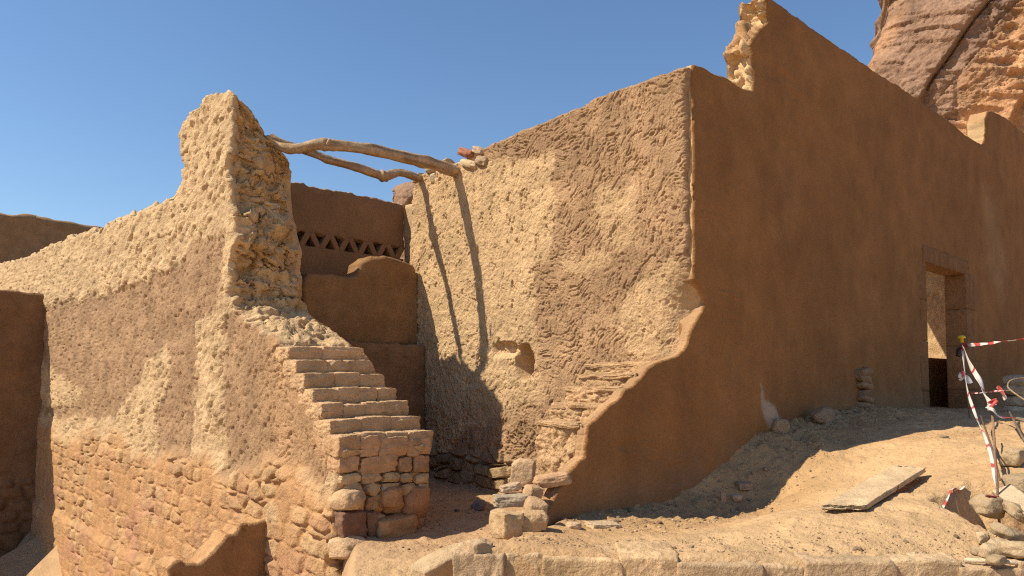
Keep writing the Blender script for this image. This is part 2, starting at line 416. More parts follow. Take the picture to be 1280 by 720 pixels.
# ================================================================== LEFT WALL WITH ITS BROKEN END (sunlit)
LP = lambda pts: poly(pts, nU, -DL, AL)
Lout = LP([(-95, 352), (0, 328), (30, 322), (60, 308), (95, 294), (130, 285), (160, 270), (195, 256), (226, 243), (231, 205), (224, 172), (229, 150),
           (246, 131), (268, 116), (284, 109), (291, 116), (289, 200), (292, 300), (286, 372), (318, 410), (352, 434)])
vL = [5.44+.155*k for k in range(8)]; zL = [-.452+.129*k for k in range(8)]
for k in range(6, -1, -1):
    Lout.append((-(vL[k]+.12), zL[k]-.02)); Lout.append((-(vL[k]-.01), zL[k]-.03))
Lout += [(-5.47, -.75), (-5.44, -1.1), (-5.40, -1.7), (-5.4, -3.7), (Lout[0][0], -3.7)]
m_brown = [LP([(50, 383), (136, 369), (204, 339), (258, 301), (279, 305), (272, 386), (262, 440), (241, 577), (177, 580), (142, 526), (50, 521)]),
           LP([(286, 385), (350, 432), (420, 540), (432, 600), (330, 590), (275, 600), (272, 470)])]
m_cream = [LP([(211, 430), (180, 462), (146, 522), (146, 556), (177, 582), (196, 578), (196, 515), (214, 462)]), LP([(50, 446), (62, 460), (104, 492), (98, 504), (50, 512)]),
           LP([(245, 400), (279, 385), (282, 590), (243, 600)])]
def L_masks(P):
    b = np.zeros(len(P)); 
    for i, q in enumerate(m_brown): b = np.maximum(b, mask(P, q, .06, .26, 40+i, 4))
    for i, q in enumerate(m_cream): b = b*(1-mask(P, q, .06, .26, 50+i, 5))
    ms = ss(-.13, .13, -(P[:, 1]+.84+.22*fbm(P[:, 0]*1.3, P[:, 0]*0, seed=60, oct=2))+.08*fbm(P[:, 0]*3, P[:, 1]*3, seed=61, oct=3))
    return b, ms
def L_disp(P, d):
    x, z = P.T; b, ms = L_masks(P)
    fc_ = facets(x, z, 71, .10, .052, .75); big = fbm(x*3, z*3, seed=72, oct=3)
    fine = fbm(x*22, z*22, seed=73, oct=4, gain=.65)
    zc = ss(-.2, .2, fbm(x*3+8, z*3, seed=70, oct=2)+.25*ss(.5, 1.5, z))
    cream = (.012+.020*zc)*fc_+.030*big+.018*fine
    drip = fbm(x*34, z*13, seed=77, oct=3, gain=.6); pits = ss(.2, .5, fbm(x*24, z*17, seed=69, oct=3))
    rt = ss(-7.2, -6.6, x)
    br = -.024*comb(x, z, 74, .34, .032, .20, .25, .0)*(.35+.65*rt)+.02*big+.014*drip*(1-.5*rt)-.022*pits*(1-.6*rt)+.006*fine-.006
    edge, c = masonry(x, z, 75, .18, .30)
    mas = (.012+.034*c)*edge+.02*big+.016*fine+.010*facets(x, z, 68, .13, .09, .2)*edge
    step = .05*ss(2.2, 2.35, -z+.04*fbm(x*1.5, x*0, seed=78))
    pm = ss(.25, .75, fbm(x*2.1+3, z*2.1, seed=79, oct=3)+.45)      # mud smeared over parts of the stone
    mas = mas*(.30+.70*pm)+.022*(1-pm)
    return (cream*(1-b)+br*b)*(1-ms)+(mas+.03+step)*ms
def L_col(P, d):
    x, z = P.T; b, ms = L_masks(P)
    c2 = facets(x, z, 71, .10, .052, .75)
    cr = cvar(P, CREAM, 81)*(.93+.12*c2)[:, None]
    br = cvar(P, np.array((.385, .24, .135)), 82, 4, .25); rt = ss(-7.2, -6.6, x)
    br = mixc(br, cvar(P, np.array((.44, .265, .14)), 83, 4, .15), rt)
    edge, c = masonry(x, z, 75, .18, .30)
    st = np.stack(STC)[np.minimum((c*6).astype(int), 5)]
    mo = cvar(P, MORT, 84, 2)
    pm = ss(.30, .75, fbm(x*2.1+3, z*2.1, seed=79, oct=3)+.45)
    mc = mixc(mo, .5*st+.5*mo, edge*pm)
    pk = ss(.15, .4, fbm(x*1.8, z*2.6, seed=85, oct=4))*ss(1.1, 1.9, -z); mc = mixc(mc, np.array((.46, .235, .15)), pk*.55)
    o = mixc(cr, br, b); o = o*(1-ms[:, None])+mc*ms[:, None]
    return o
def L_rim(Pb, t, nb):
    a = t+Pb[:, 0]*.6; z = Pb[:, 1]
    # courses of weathered mud brick showing in the broken end
    row = z/.135+.25*fbm(a*3, z*3, seed=91); off = _h(np.floor(row), row*0, row*0, 92)*3
    f1, f2, c = worley(a/.19+off+.5*fbm(a*7, z*7, seed=97), row+.4*fbm(a*6, z*6, seed=98), 93, .9)
    up = ss(-.2, .6, Pb[:, 1])
    return (.45+.55*ss(.7, 1.3, Pb[:, 1]))*up*(.12*ss(0, .14, f2-f1)*(.1+1.0*c)+.24*fbm(a*2.6, z*2.0, seed=94, oct=4, gain=.6)+.045*facets(a, z, 99, .08, .06, .3)+.05*fbm(a*20, z*20, seed=95, oct=3, gain=.7)-.06)-.03*(1-up)
def L_rimc(Pb, t, nb):
    c = cvar(np.c_[Pb[:, 1]*3, t*3], np.array((.62, .42, .225)), 96, 2, .18); return c
def L_post(P, T):
    tz = ss(2.35, 3.4, P[:, 1]); k = np.clip(T/.85, 0, 1)*ss(-7.9, -7.5, P[:, 0]*1.0+0*T-.0)
    P = P.copy(); P[:, 1] = P[:, 1]-np.clip(T/.85, 0, 1)**.95*tz*.76
    P[:, 0] = P[:, 0]-.34*np.clip(T/.85, 0, 1)**1.1*ss(.9, 2.3, P[:, 1])*ss(-8.3, -7.7, P[:, 0])
    return P, T
xsL = pxs(-96, 470, .95, nU, -DL, AL); xsL = xsL[xsL < -5.36]
zsL = np.arange(-3.7, 3.65, .0135)
V, Fq, C = slab(xsL, zsL, Lout, AL, nU, -DL, .85, L_disp, L_col, L_rim, L_rimc, rr=.05, nT=46, rag=.11, ragf=7, post=L_post, seed=1)
leftw = tag(make('mudbrick_wall', V, Fq, C, MUD()), 'long sunlit mud wall over a stone base, rising to a jagged tower-like broken end', 'wall')

# ================================================================== RIGHT SUNLIT WALL
RP = lambda pts: poly(pts, nU, -DR, AL)
Rout = RP([(868, 79), (840, 87), (802, 100), (775, 109), (750, 120), (720, 134), (689, 147), (650, 163), (608, 182), (585, 196), (560, 207), (528, 217), (517, 232), (514, 252),
           (512, 330), (514, 440), (516, 560)])
Rout = [(-3.825, Rout[0][1])]+Rout[1:]+[(Rout[-1][0], -1.9), (-3.825, -1.9)]
r_brown = [RP([(900, 40), (608, 150), (600, 205), (640, 205), (690, 190), (694, 300), (668, 340), (672, 480), (640, 500), (560, 560), (520, 700), (900, 700)])]
r_cream = [RP([(745, 236), (790, 232), (794, 305), (770, 312), (752, 300)]), RP([(800, 335), (866, 330), (866, 455), (790, 450), (770, 400)]),
           RP([(700, 312), (722, 330), (755, 310), (760, 325), (720, 345), (696, 330)]), RP([(600, 420), (672, 420), (680, 500), (640, 520), (600, 500)])]
HOLE = az(655, 452, nU, -DR, AL); HOLE2 = az(632, 436, nU, -DR, AL)
def R_masks(P):
    b = mask(P, r_brown[0], .05, .16, 140, 5)
    for i, q in enumerate(r_cream): b = b*(1-.75*mask(P, q, .06, .18, 150+i, 5))
    ms = ss(.75, .95, -P[:, 1]+.1*fbm(P[:, 0]*2, P[:, 1]*2, seed=160))*ss(5.3, 5.6, -P[:, 0])
    return b, ms
def R_disp(P, d):
    x, z = P.T; b, ms = R_masks(P); big = fbm(x*2.4, z*2.4, seed=172, oct=3)
    fine = fbm(x*24, z*20, seed=173, oct=4, gain=.65)
    pock = ss(.27, .5, fbm(x*13+5, z*8, seed=176, oct=4, gain=.65))
    chip = facets(x, z, 187, .07, .05, .5)*ss(-.05, .3, fbm(x*2.2+4, z*2.2, seed=188, oct=3))
    cream = .018*big+.013*fine-.022*pock-.012*comb(x, z, 175, .5, .045, .30, .16, .35, 1.9, .8)+.014*chip
    br = .014*big-.017*comb(x, z, 174, .30, .030, .22, .24, -.12, .75, 2.4)-.008*comb(x, z, 194, .22, .024, .14, .22, 0, 1.2, 2.6)+.005*fine-.012*ss(.35, .55, fbm(x*15, z*15, seed=189, oct=3))
    rough_ = ss(.35, .8, -z-.1+.3*fbm(x*2, z*2, seed=185, oct=3))*ss(-6.4, -5.6, x+.3); br = br+rough_*.012*chip
    edge, c = masonry(x, z, 177, .15, .26)
    mas = (.05+.05*c)*edge+.02*big+.01*fine
    o = (cream*(1-b)+br*b)*(1-ms)+mas*ms
    lo_ = (1-ms)*ss(.1, .9, -z+.3*fbm(x*1.7, z*1.7, seed=184)); o = o+lo_*(.025*facets(x, z, 193, .16, .09, .1)+.02*fine)
    # hollow where a beam or niche was pulled out, with a scar running left of it
    wx, wz = x+.03*fbm(x*7, z*7, seed=178), z+.03*fbm(x*7, z*7, seed=179)
    dh = np.hypot((wx-HOLE[0])/.17, (wz-HOLE[1])/.23); o = o-.30*(1-ss(.55, 1.0, dh))
    dh = np.hypot((wx-HOLE2[0])/.30, (wz-HOLE2[1])/.10); o = o-.09*(1-ss(.3, 1.1, dh))+.03*fbm(x*9, z*9, seed=180)*(1-ss(.6, 2.6, dh))
    # arris broken away near the corner
    o = o-.24*np.exp(-((z-az(868, 388, nU, -DR, AL)[1])/.26)**2)*(1-ss(.0, .34, -x-3.8+.05*fbm(z*5, z*0, seed=181)))
    o = o-.04*(1-ss(0, .07, -x-3.8))*ss(-.4, .4, fbm(z*6, z*0+1, seed=182, oct=3))
    return o
def R_col(P, d):
    x, z = P.T; b, ms = R_masks(P)
    cr = cvar(P, CREAM*np.array((1.0, .97, .93)), 181); br = cvar(P, np.array((.43, .265, .145)), 182, 3, .25)
    o = mixc(cr, br, b)
    rz = ss(.1, .6, fbm(x*1.7, z*1.7, seed=183))[:, None]*b[:, None]; o = o*(1-.12*rz)
    low = ss(.4, .9, -z)*(1-ss(4.8, 5.3, -x)); o = mixc(o, np.array((.52, .31, .16)), low*.6)
    edge, c = masonry(x, z, 177, .15, .26); st = np.stack(STC)[np.minimum((c*6).astype(int), 5)]
    o = o*(1-ms[:, None])+(st*.8)*ms[:, None]
    return o
def R_rim(Pb, t, nb): return np.where(nb[:, 0] > .5, -.3, 1)*.03*fbm(Pb[:, 0]*6+t*7, Pb[:, 1]*6, t*7, seed=190, oct=4, gain=.6)
xsR = np.arange(-8.35, -3.79, .0072); zsR = np.r_[np.arange(-1.9, -1.3, .03), np.arange(-1.3, 3.05, .0072)]
V, Fq, C = slab(xsR, zsR, Rout, AL, nU, -DR, .42, R_disp, R_col, R_rim, None, rr=.035, nT=14, rag=.035, ragf=10, seed=2)
tag(make('mud_plastered_wall', V, Fq, C, MUD()), 'tall sunlit wall of finger-combed brown and cream mud, crossed by two thin beam shadows', 'wall')

# ================================================================== BIG SMOOTH SHADED WALL WITH THE DOORWAY
SP = lambda pts: poly(pts, nV, -DS, AS)
Sout = SP([(680, 652), (684, 640), (697, 612), (708, 592), (731, 570), (736, 532), (748, 520), (762, 507), (771, 500), (783, 486), (791, 482), (802, 470), (810, 460), (821, 453), (832, 450), (845, 446),
           (855, 438), (861, 427), (864, 415), (870, 403), (878, 389), (882, 377), (876, 362), (868, 350), (867.5, 330), (867.5, 81), (880, 83), (896, 92), (907, 95), (925, 107), (941, 114),
           (943, 90), (942, 69), (937, 55), (946, 40), (961, 27), (957, 8), (956, -6), (968, 0), (986, 14), (1022, 39), (1062, 66), (1095, 89), (1134, 115), (1185, 149), (1207, 168), (1222, 178),
           (1230, 180), (1233, 172), (1232, 150), (1236, 138), (1244, 139), (1257, 147), (1280, 165), (1330, 202), (1420, 250)])
Sright = Sout[-1][0]; D0 = az(1158, 420, nV, -DS, AS)[0]; D1 = az(1209, 420, nV, -DS, AS)[0]; DT = az(1158, 326, nV, -DS, AS)[1]
Sout += [(Sright, -1.8), (D1, -1.8), (D1, DT), (D0, DT), (D0, -1.8), (Sout[0][0]-.02, -1.8)]
def S_disp(P, d):
    x, z = P.T
    o = .020*fbm(x*1.1, z*1.1, seed=201, oct=3)+.004*strokes(x, z, 202, .8, .06, .5)
    pt = az(964, 522, nV, -DS, AS); e = np.hypot((x-pt[0])/.13, (z-pt[1])/.28)
    cr1 = np.abs(fbm(x*1.1+3, z*1.1, seed=223, oct=5, gain=.6)); o = o-.008*(1-ss(0, .012, cr1))*ss(.1, .3, fbm(x*.7, z*.7, seed=224))+.006*strokes(x, z, 225, .6, .035, .3)
    return o+.05*(1-ss(.3, 1.1, e+.3*fbm(x*6, z*6, seed=204)))-.012*ss(.35, .6, fbm(x*.8+4, z*3, seed=203, oct=4, gain=.6))
WS = SP([(951, 478), (956, 500), (976, 524), (978, 541), (960, 534), (953, 510)])
WL = SP([(1228, 240), (1240, 250), (1262, 345), (1250, 380), (1234, 330)])
def S_col(P, d):
    x, z = P.T; c = cvar(P, SHADE_PLAST, 210, .7, .18); c = c*(1+.08*fbm(x*5, z*2, seed=212, oct=4))[:, None]
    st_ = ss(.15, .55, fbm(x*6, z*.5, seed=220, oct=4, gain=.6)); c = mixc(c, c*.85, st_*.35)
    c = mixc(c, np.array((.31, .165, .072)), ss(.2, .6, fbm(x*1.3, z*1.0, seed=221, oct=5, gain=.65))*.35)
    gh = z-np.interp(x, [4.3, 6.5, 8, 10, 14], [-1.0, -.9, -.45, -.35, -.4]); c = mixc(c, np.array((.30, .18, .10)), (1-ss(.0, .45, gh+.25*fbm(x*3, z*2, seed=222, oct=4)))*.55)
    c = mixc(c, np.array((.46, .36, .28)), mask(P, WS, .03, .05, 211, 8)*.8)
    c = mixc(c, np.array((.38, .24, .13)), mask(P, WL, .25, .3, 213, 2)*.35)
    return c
def S_post(P, T):
    k = 1-ss(5.70, 5.9, P[:, 0])*1.0; k = k*(1-ss(.75, .85, P[:, 1]))
    return P, np.where(T > .03, .03+(T-.03)*(1-.72*k), T)
def S_rim(Pb, t, nb):
    ruin = (Pb[:, 0] < az(964, 60, nV, -DS, AS)[0])&(Pb[:, 0] > 6.2)&(nb[:, 0] < -.3)&(Pb[:, 1] > 2.4)
    f1, f2, c = worley(t/.12, Pb[:, 1]/.10, 216)
    low = (Pb[:, 0] < 5.8)
    return np.where(ruin, .12*ss(0, .5, f2-f1)*c+.16*fbm(t*5, Pb[:, 1]*4, seed=217, oct=4, gain=.6)-.02, np.where(low, .010, .012)*fbm(t*8+Pb[:, 0]*5, Pb[:, 1]*8, seed=218, oct=4, gain=.65))
def S_rimc(Pb, t, nb):
    a = (nb[:, 0] < -.3)|(Pb[:, 1] > 2.4)
    c = np.where(a[:, None], np.where((Pb[:, 1] < 1)[:, None], np.array((.40, .235, .12)), np.array((.60, .40, .21))), np.array((.42, .24, .12)))  # sun-facing ends and crest coloured as lit mud, paler than the darkened face
    top = (nb[:, 1] > .5)&(Pb[:, 0] > 6.5); c = np.where(top[:, None], np.array((.44, .25, .12)), c)
    return cvar(np.c_[Pb[:, 0]+t, Pb[:, 1]], c, 219, 5, .12)
xsS = np.r_[pxs(676, 1300, 1.3, nV, -DS, AS)]; xsS = np.unique(np.r_[xsS, np.linspace(xsS[-1], Sright+.1, 60)[1:], D0, D1])
zsS = np.r_[np.arange(-1.8, .9, .011), np.arange(.9, 6.1, .022)]
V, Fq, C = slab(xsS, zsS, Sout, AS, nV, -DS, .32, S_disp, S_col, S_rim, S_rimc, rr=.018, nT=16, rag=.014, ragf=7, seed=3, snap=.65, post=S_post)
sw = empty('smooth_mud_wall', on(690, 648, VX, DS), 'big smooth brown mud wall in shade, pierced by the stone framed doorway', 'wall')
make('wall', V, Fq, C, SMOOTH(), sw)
# dressed stones around the doorway: parts of that wall
def box_geo(c, s, col, seed, n=8, rough=.012, rotz=AU, box=.86, tilt=0):
    v, f = rock_geo(c, s, (0, tilt, rotz), seed, n, box, rough, 3); return v, f, np.array(col)
fc = np.array((.27, .135, .06))
def stone_part(name, u0, u1, v0, v1, z0, z1, seed):
    v, f, c = box_geo(uv((u0+u1)/2, (v0+v1)/2, (z0+z1)/2), (u1-u0, v1-v0, z1-z0), fc*(.9+.2*((seed*37) % 10)/10), seed, 16, .006, box=.975)
    make(name, v, f, c, STONE(), sw)
zb = [-.62, -.1, .62, 1.22, DT]
for k in range(4):
    stone_part('door_jamb_stone', D0-.22-.05*(k % 2), D0+.035, DS-.008, DS+.30, zb[k]+.002, zb[k+1]-.002, 300+k)
    stone_part('door_jamb_stone', D1-.03, D1+.36+.1*(k % 2), DS-.008, DS+.30, zb[k]+.002, zb[k+1]-.002, 310+k)
stone_part('door_lintel', D0-.10, D1+.16, DS-.010, DS+.305, DT-.02, DT+.22, 320)
# ---- court seen through the door
W0 = 15.6
Wc = lambda P, d: cvar(P, np.array((.60, .40, .21)), 331)
def W_disp(P, d): return .02*strokes(P[:, 0], P[:, 1], 330, .4, .03, .2)+.02*fbm(P[:, 0]*3, P[:, 1]*3, seed=332)
V, Fq, C = slab(np.arange(-8.0, -3.6+.02, .03), np.arange(-1, 3.4, .03), [(-8, -1), (-4.13, -1), (-4.13, 3.35), (-8, 3.35)], AL, nU, -W0, .4, W_disp, Wc, None, None, nT=3)
tag(make('courtyard_wall', V, Fq, C, MUD()), 'sunlit rough wall inside the court, glimpsed through the doorway with a slanting shadow', 'wall')
Pl = lambda P, d: cvar(P, np.array((.30, .17, .08)), 341)  # brown darkened to stand for the shadow low in the doorway
V, Fq, C = slab(np.arange(12.6, 15.62, .05), np.arange(-1, .55, .05), [(12.6, -1), (15.58, -1), (15.58, .46), (12.6, .46)], AS, nV, -4.5, .35, None, Pl, None, None, nT=3)
tag(make('bench_wall', V, Fq, C, MUD()), 'low mud wall coloured dark for shade just inside the doorway, below the sunlit wall', 'wall')
v, f, c = box_geo(uv(12.7, 5.02, 3.44), (5.9, 1.84, .18), (.2, .12, .06), 345, 12, .004, box=.985)  # unseen slab, added to cast the slanting shadow on the court wall
tag(make('shadow_slab', v, f, c, MUD()), 'unseen flat slab added behind the doorway wall to shade the court wall', 'light blocker')

# rough plaster steps left against the wall's broken end
tsteps = [(668, 735, 531, 600), (686, 764, 507, 533), (704, 784, 486, 509), (720, 803, 468, 488), (730, 846, 453, 470), (750, 868, 432, 455), (808, 884, 408, 434)]
tr = empty('plastered_step_remnant', uv(4.6, 4.0, -1.0), 'worn stub of plastered mud steps climbing against the corner of the sunlit wall', 'steps')
for k, (xl, xr, yt, yb) in enumerate(tsteps):
    ur_, zt_ = az(xr, yt, nV, -DS, AS); ur_ -= .012; zt_ += .008; zb_ = az(xr, yb, nV, -DS, AS)[1]-.25
    d_ = prj(xl, 500); vl_ = ur_*np.dot(d_, VX)/np.dot(d_, UX); v0_ = DS+.055
    if k > 4: vl_ = min(vl_, 4.5)
    c_ = uv((ur_+5.80)/2, (v0_+vl_)/2, (zt_+zb_)/2)
    vv, f = rock_geo((0, 0, 0), (5.80-ur_, vl_-v0_, zt_-zb_), (0, 0, 0), 360+k, 56, .965, .010, 3)
    y_, z_ = vv[:, 1], vv[:, 2]
    dd_ = -.016*comb(y_+k*3, z_+.4*vv[:, 0], 351+k, .22, .026, .16, .28, -.3)+.018*fbm(y_*5+k, z_*5, vv[:, 0]*5, seed=352, oct=4, gain=.65)+.012*fbm(y_*28, z_*28, vv[:, 0]*28, seed=353, oct=3)
    nn_ = vv/np.array((5.80-ur_, vl_-v0_, zt_-zb_))*2; nn_ = nn_**5; nn_ /= np.maximum(np.linalg.norm(nn_, axis=1), 1e-6)[:, None]
    nn_[:, 1] = np.where(nn_[:, 1] < 0, 0, nn_[:, 1]); vv = vv+nn_*dd_[:, None]
    vv = np.outer(vv[:, 0], UX)+np.outer(vv[:, 1], VX)+np.outer(vv[:, 2], ZX)+c_
    lv, lf_ = rock_geo((0, 0, 0), (.14, vl_-v0_-.04, .045), (0, 0, 0), 380+k, 30, .8, .05, 4)
    lv = lv+np.array([-(5.80-ur_)/2+.055, 0, (zt_-zb_)/2-.02]); lv[:, 2] += .02*fbm(lv[:, 1]*7+k, lv[:, 0]*0, seed=356, oct=3); lv[:, 0] += .025*fbm(lv[:, 1]*9+k, lv[:, 2]*5, seed=357, oct=3)
    lv = np.outer(lv[:, 0], UX)+np.outer(lv[:, 1], VX)+np.outer(lv[:, 2], ZX)+c_
    f = np.vstack([f, lf_+len(vv)]); vv = np.vstack([vv, lv])
    make('step', vv, f, cvar(np.c_[vv[:, 0]+vv[:, 1], vv[:, 2]], np.array((.54, .34, .18))*(.96+.05*(k % 3)), 354, 4, .15), MUD(), tr)

# ================================================================== STAIR
st = empty('mudbrick_stair', uv(3.6, 5.5, -1.4), 'worn mudbrick stair of seven steps on a rough stone base below the broken tower', 'stair')
rs = np.random.RandomState(7)
for k in range(7):
    parts = []; u = 3.10; ur = 4.04-.028*k
    nb_ = [4, 3, 4, 4, 3, 3, 2][k]; ws = rs.rand(nb_)*.5+1; ws = ws/ws.sum()*(ur-u)
    for j in range(nb_):
        h = .125 if k else .14
        cc = uv(u+ws[j]/2, vL[k]+.13, zL[k]-h/2+.022+.006*rs.randn())
        v, f = rock_geo(cc, (ws[j]*1.07, .30, h+.022), (.01*rs.randn(), .012*rs.randn(), AU+.01*rs.randn()), 400+k*10+j, 22, .80, .05, 4.0)
        parts.append((v, f, np.array((.60, .385, .21))*(.9+.2*rs.rand()))); u += ws[j]
    V, Fq, C = join(parts); C = C*(1+.15*fbm(V[:, 0]*9, V[:, 1]*9, V[:, 2]*9, seed=41))[:, None]
    make('step', V, Fq, C, MUD(), st)
# core under the steps and mud landing behind
prof = [(-5.50, -1.6)]
for k in range(7): prof += [(-(vL[k]+.03), zL[k]-.06)] if k == 0 else [(-(vL[k]+.03), zL[k-1]-.05), (-(vL[k]+.03), zL[k]-.06)]
prof = [(-8.3, -1.6), (-8.3, .33), (-6.5, .33)]+[(p[0], p[1]) for p in prof[::-1]]
mudc = lambda P, *a: cvar(P, np.array((.48, .29, .15)), 361)
V, Fq, C = slab(np.arange(-8.32, -5.46, .025), np.arange(-1.62, .4, .025), prof[::-1], AL, nU, -3.16, .83, lambda P, d: .02*fbm(P[:, 0]*4, P[:, 1]*4, seed=362), mudc, lambda Pb, t, nb: .02*fbm(Pb[:, 0]*4+t*4, Pb[:, 1]*5, seed=363), None, nT=16)
make('stair_core', V, Fq, C, MUD(), st)
# masonry face below the first step: rough stones, courses of blocks above, rubble below
base = []; 
def bstone(px0, py0, px1, py1, col, seed, dep=.22, box=.6, v=5.42):
    a = on((px0+px1)/2, (py0+py1)/2, VX, v); p0 = az(px0, py0, nV, -v, AS); p1 = az(px1, py1, nV, -v, AS)
    vv, f = rock_geo(a+VX*dep*.42, (abs(p1[0]-p0[0])*.99, dep, abs(p0[1]-p1[1])*1.0), (0, .09*np.random.RandomState(seed).randn(), AU), seed, 16, box, .10, 2.6)
    base.append((vv, f, np.array(col)))
cA, cB, cC, cD = (.52, .31, .165), (.55, .37, .2), (.33, .17, .11), (.50, .28, .13)
rows = [(547, 569, [422, 449, 474, 508, 538], cA), (570, 590, [424, 450, 499, 516, 538], cA), (592, 604, [426, 452, 478, 500, 520, 540], cB), (604, 619, [432, 455, 476, 500, 522, 537], cB),
        (620, 643, [424, 458, 480, 507, 538], cD), (643, 665, [428, 456, 486, 512, 530], cA), (665, 690, [428, 455, 470, 502, 522], cA)]
sd = 500
for y0, y1, xs_, cc in rows:
    for a, b in zip(xs_[:-1], xs_[1:]):
        sd += 1; r_ = np.random.RandomState(sd); j = r_.randn(4)*1.0
        bstone(a+j[0], y0+j[1], b+j[2], y1+j[3], np.array(cc)*(.85+.3*r_.rand()), sd, .22, .78 if y0 < 592 else .5)
bstone(425, 615, 458, 636, (.52, .34, .19), 560, .25, .4, 5.33); bstone(427, 642, 458, 672, (.23, .125, .08), 561, .24, .8, 5.36); bstone(459, 640, 472, 672, (.26, .15, .09), 562, .2, .8, 5.37)
bstone(424, 676, 462, 702, (.60, .40, .23), 563, .28, .35, 5.26); bstone(474, 650, 524, 670, (.50, .29, .14), 564, .24, .7, 5.32)
bstone(478, 612, 508, 632, (.46, .25, .12), 565, .22, .6, 5.36); bstone(508, 612, 538, 648, (.42, .22, .11), 566, .22, .55, 5.37)
V, Fq, C = join(base); C = C*(1+.2*fbm(V[:, 0]*7, V[:, 1]*7, V[:, 2]*7, seed=42))[:, None]
make('stone_base', V, Fq, C, STONE(), st)
# mortar behind the stones
V, Fq, C = slab(np.arange(3.12, 4.06, .02), np.arange(-1.7, -.5, .02), [(3.14, -1.7), (4.03, -1.7), (4.05, -.50), (3.14, -.50)], AS, nV, -5.55, .25, lambda P, d: .03*fbm(P[:, 0]*9, P[:, 1]*9, seed=365, oct=4, gain=.6), lambda P, d: cvar(P, np.array((.42, .25, .13)), 366), None, None, nT=3)
make('mortar', V, Fq, C, MUD(), st)

# landing block and the parapet standing on it, back wall with its row of triangular vents; their browns are darkened for shade
V, Fq, C = slab(np.arange(3.9, 5.7, .02), np.arange(-1.6, .56, .02), [(4.0, -1.6), (5.69, -1.6), (5.69, .50), (4.0, .515)], AS, nV, -7.78, 1.1, lambda P, d: .03*fbm(P[:, 0]*4, P[:, 1]*4, seed=371, oct=4)+.015*strokes(P[:, 0], P[:, 1], 372), lambda P, d: cvar(P, np.array((.27, .155, .08)), 373), lambda Pb, t, nb: .015*fbm(Pb[:, 0]*6, t*6, seed=374), None, nT=20, rag=.02, seed=6)
tag(make('mud_landing', V, Fq, C, MUD()), 'raised mud landing block at the head of the stair, under the curved parapet', 'landing')
Mo = poly([(378, 432), (378, 400), (379, 352), (386, 340), (410, 341), (438, 346), (447, 343), (452, 328), (462, 321), (480, 319), (500, 325), (517, 330), (523, 345), (526, 400), (526.5, 432)], nV, -8.0, AS)
V, Fq, C = slab(np.arange(4.0, 5.8, .016), np.arange(.4, 1.7, .016), Mo, AS, nV, -8.0, .34, lambda P, d: .03*fbm(P[:, 0]*2.5, P[:, 1]*2.5, seed=381, oct=4)+.006*strokes(P[:, 0], P[:, 1], 382, .4, .04, .2), lambda P, d: cvar(P, np.array((.30, .165, .075)), 383, 2, .2), lambda Pb, t, nb: .012*fbm(Pb[:, 0]*6, t*6, seed=384), None, nT=14, rr=.06, rag=.02, seed=7)
tag(make('mud_parapet', V, Fq, C, MUD()), 'thick brown mud parapet with a rounded raised shoulder, standing on the landing', 'parapet')
bw = empty('vented_back_wall', uv(4.8, 8.9, -1), 'smooth back wall in shade with a row of small triangular vents', 'wall')
bu0, bu1 = 3.2, az(505, 300, nV, -8.9, AS)[0]
bt = poly([(330, 222), (372, 228), (400, 235), (430, 239), (470, 248), (505, 256)], nV, -8.9, AS)
bc = lambda P, *a: cvar(P, np.array((.28, .16, .083)), 391, 1.5, .12)
bd = lambda P, d: .012*fbm(P[:, 0]*2, P[:, 1]*2, seed=392, oct=3)
V, Fq, C = slab(np.arange(bu0, bu1+.02, .02), np.arange(1.96, 2.9, .02), [(bu0, 1.985), (bu1, 1.985)]+[(min(p[0], bu1), p[1]) for p in bt[::-1]]+[(bu0, bt[0][1])], AS, nV, -8.9, .36, bd, bc, lambda Pb, t, nb: .05*fbm(Pb[:, 0]*9, t*9, seed=393, oct=4, gain=.6), lambda Pb, t, nb: cvar(Pb, np.array((.5, .32, .17)), 394), nT=14, rr=.02, rag=.03, ragf=14, seed=8)
make('upper_wall', V, Fq, C, SMOOTH(), bw)
V, Fq, C = slab(np.arange(bu0, bu1+.03, .03), np.arange(-1.5, 1.84, .03), [(bu0, -1.5), (bu1, -1.5), (bu1, 1.815), (bu0, 1.815)], AS, nV, -8.9, .36, bd, bc, None, None, nT=3, rr=.012)
make('lower_wall', V, Fq, C, SMOOTH(), bw)
V, Fq, C = slab(np.arange(bu0, bu1+.03, .03), np.arange(1.8, 2.0, .03), [(bu0, 1.81), (bu1, 1.81), (bu1, 1.99), (bu0, 1.99)], AS, nV, -9.10, .14, None, bc, None, None, nT=3, rr=.01)
make('vent_back', V, Fq, C, SMOOTH(), bw)
vu = [az(p, 302, nV, -8.9, AS)[0] for p in (362, 375, 388, 401, 413, 425, 437, 449, 461, 472, 484, 495, 506)]
for i in range(len(vu)-1):
    tl = (.5 if i % 2 else -.5)
    v, f = rock_geo(uv((vu[i]+vu[i+1])/2, 8.99, 1.90), (.075, .17, .24), (0, tl, AU), 600+i, 6, .9, .02, 3)
    make('vent_brick', v, f, np.array((.30, .17, .09)), SMOOTH(), bw)
V, Fq, C = slab(np.arange(-8.93, -8.2, .03), np.arange(-1, 2.6, .03), [(-8.93, -1), (-8.24, -1), (-8.24, bt[-1][1]-.02), (-8.93, bt[-1][1])], AL, nU, -bu1-.005, .4, lambda P, d: .02*fbm(P[:, 0]*4, P[:, 1]*4, seed=395), lambda P, d: cvar(P, CREAM*.85, 396), None, None, nT=4, rag=.02)
tag(make('return_wall', V, Fq, C, MUD()), 'narrow lit return between the vented back wall and the tall sunlit wall', 'wall')

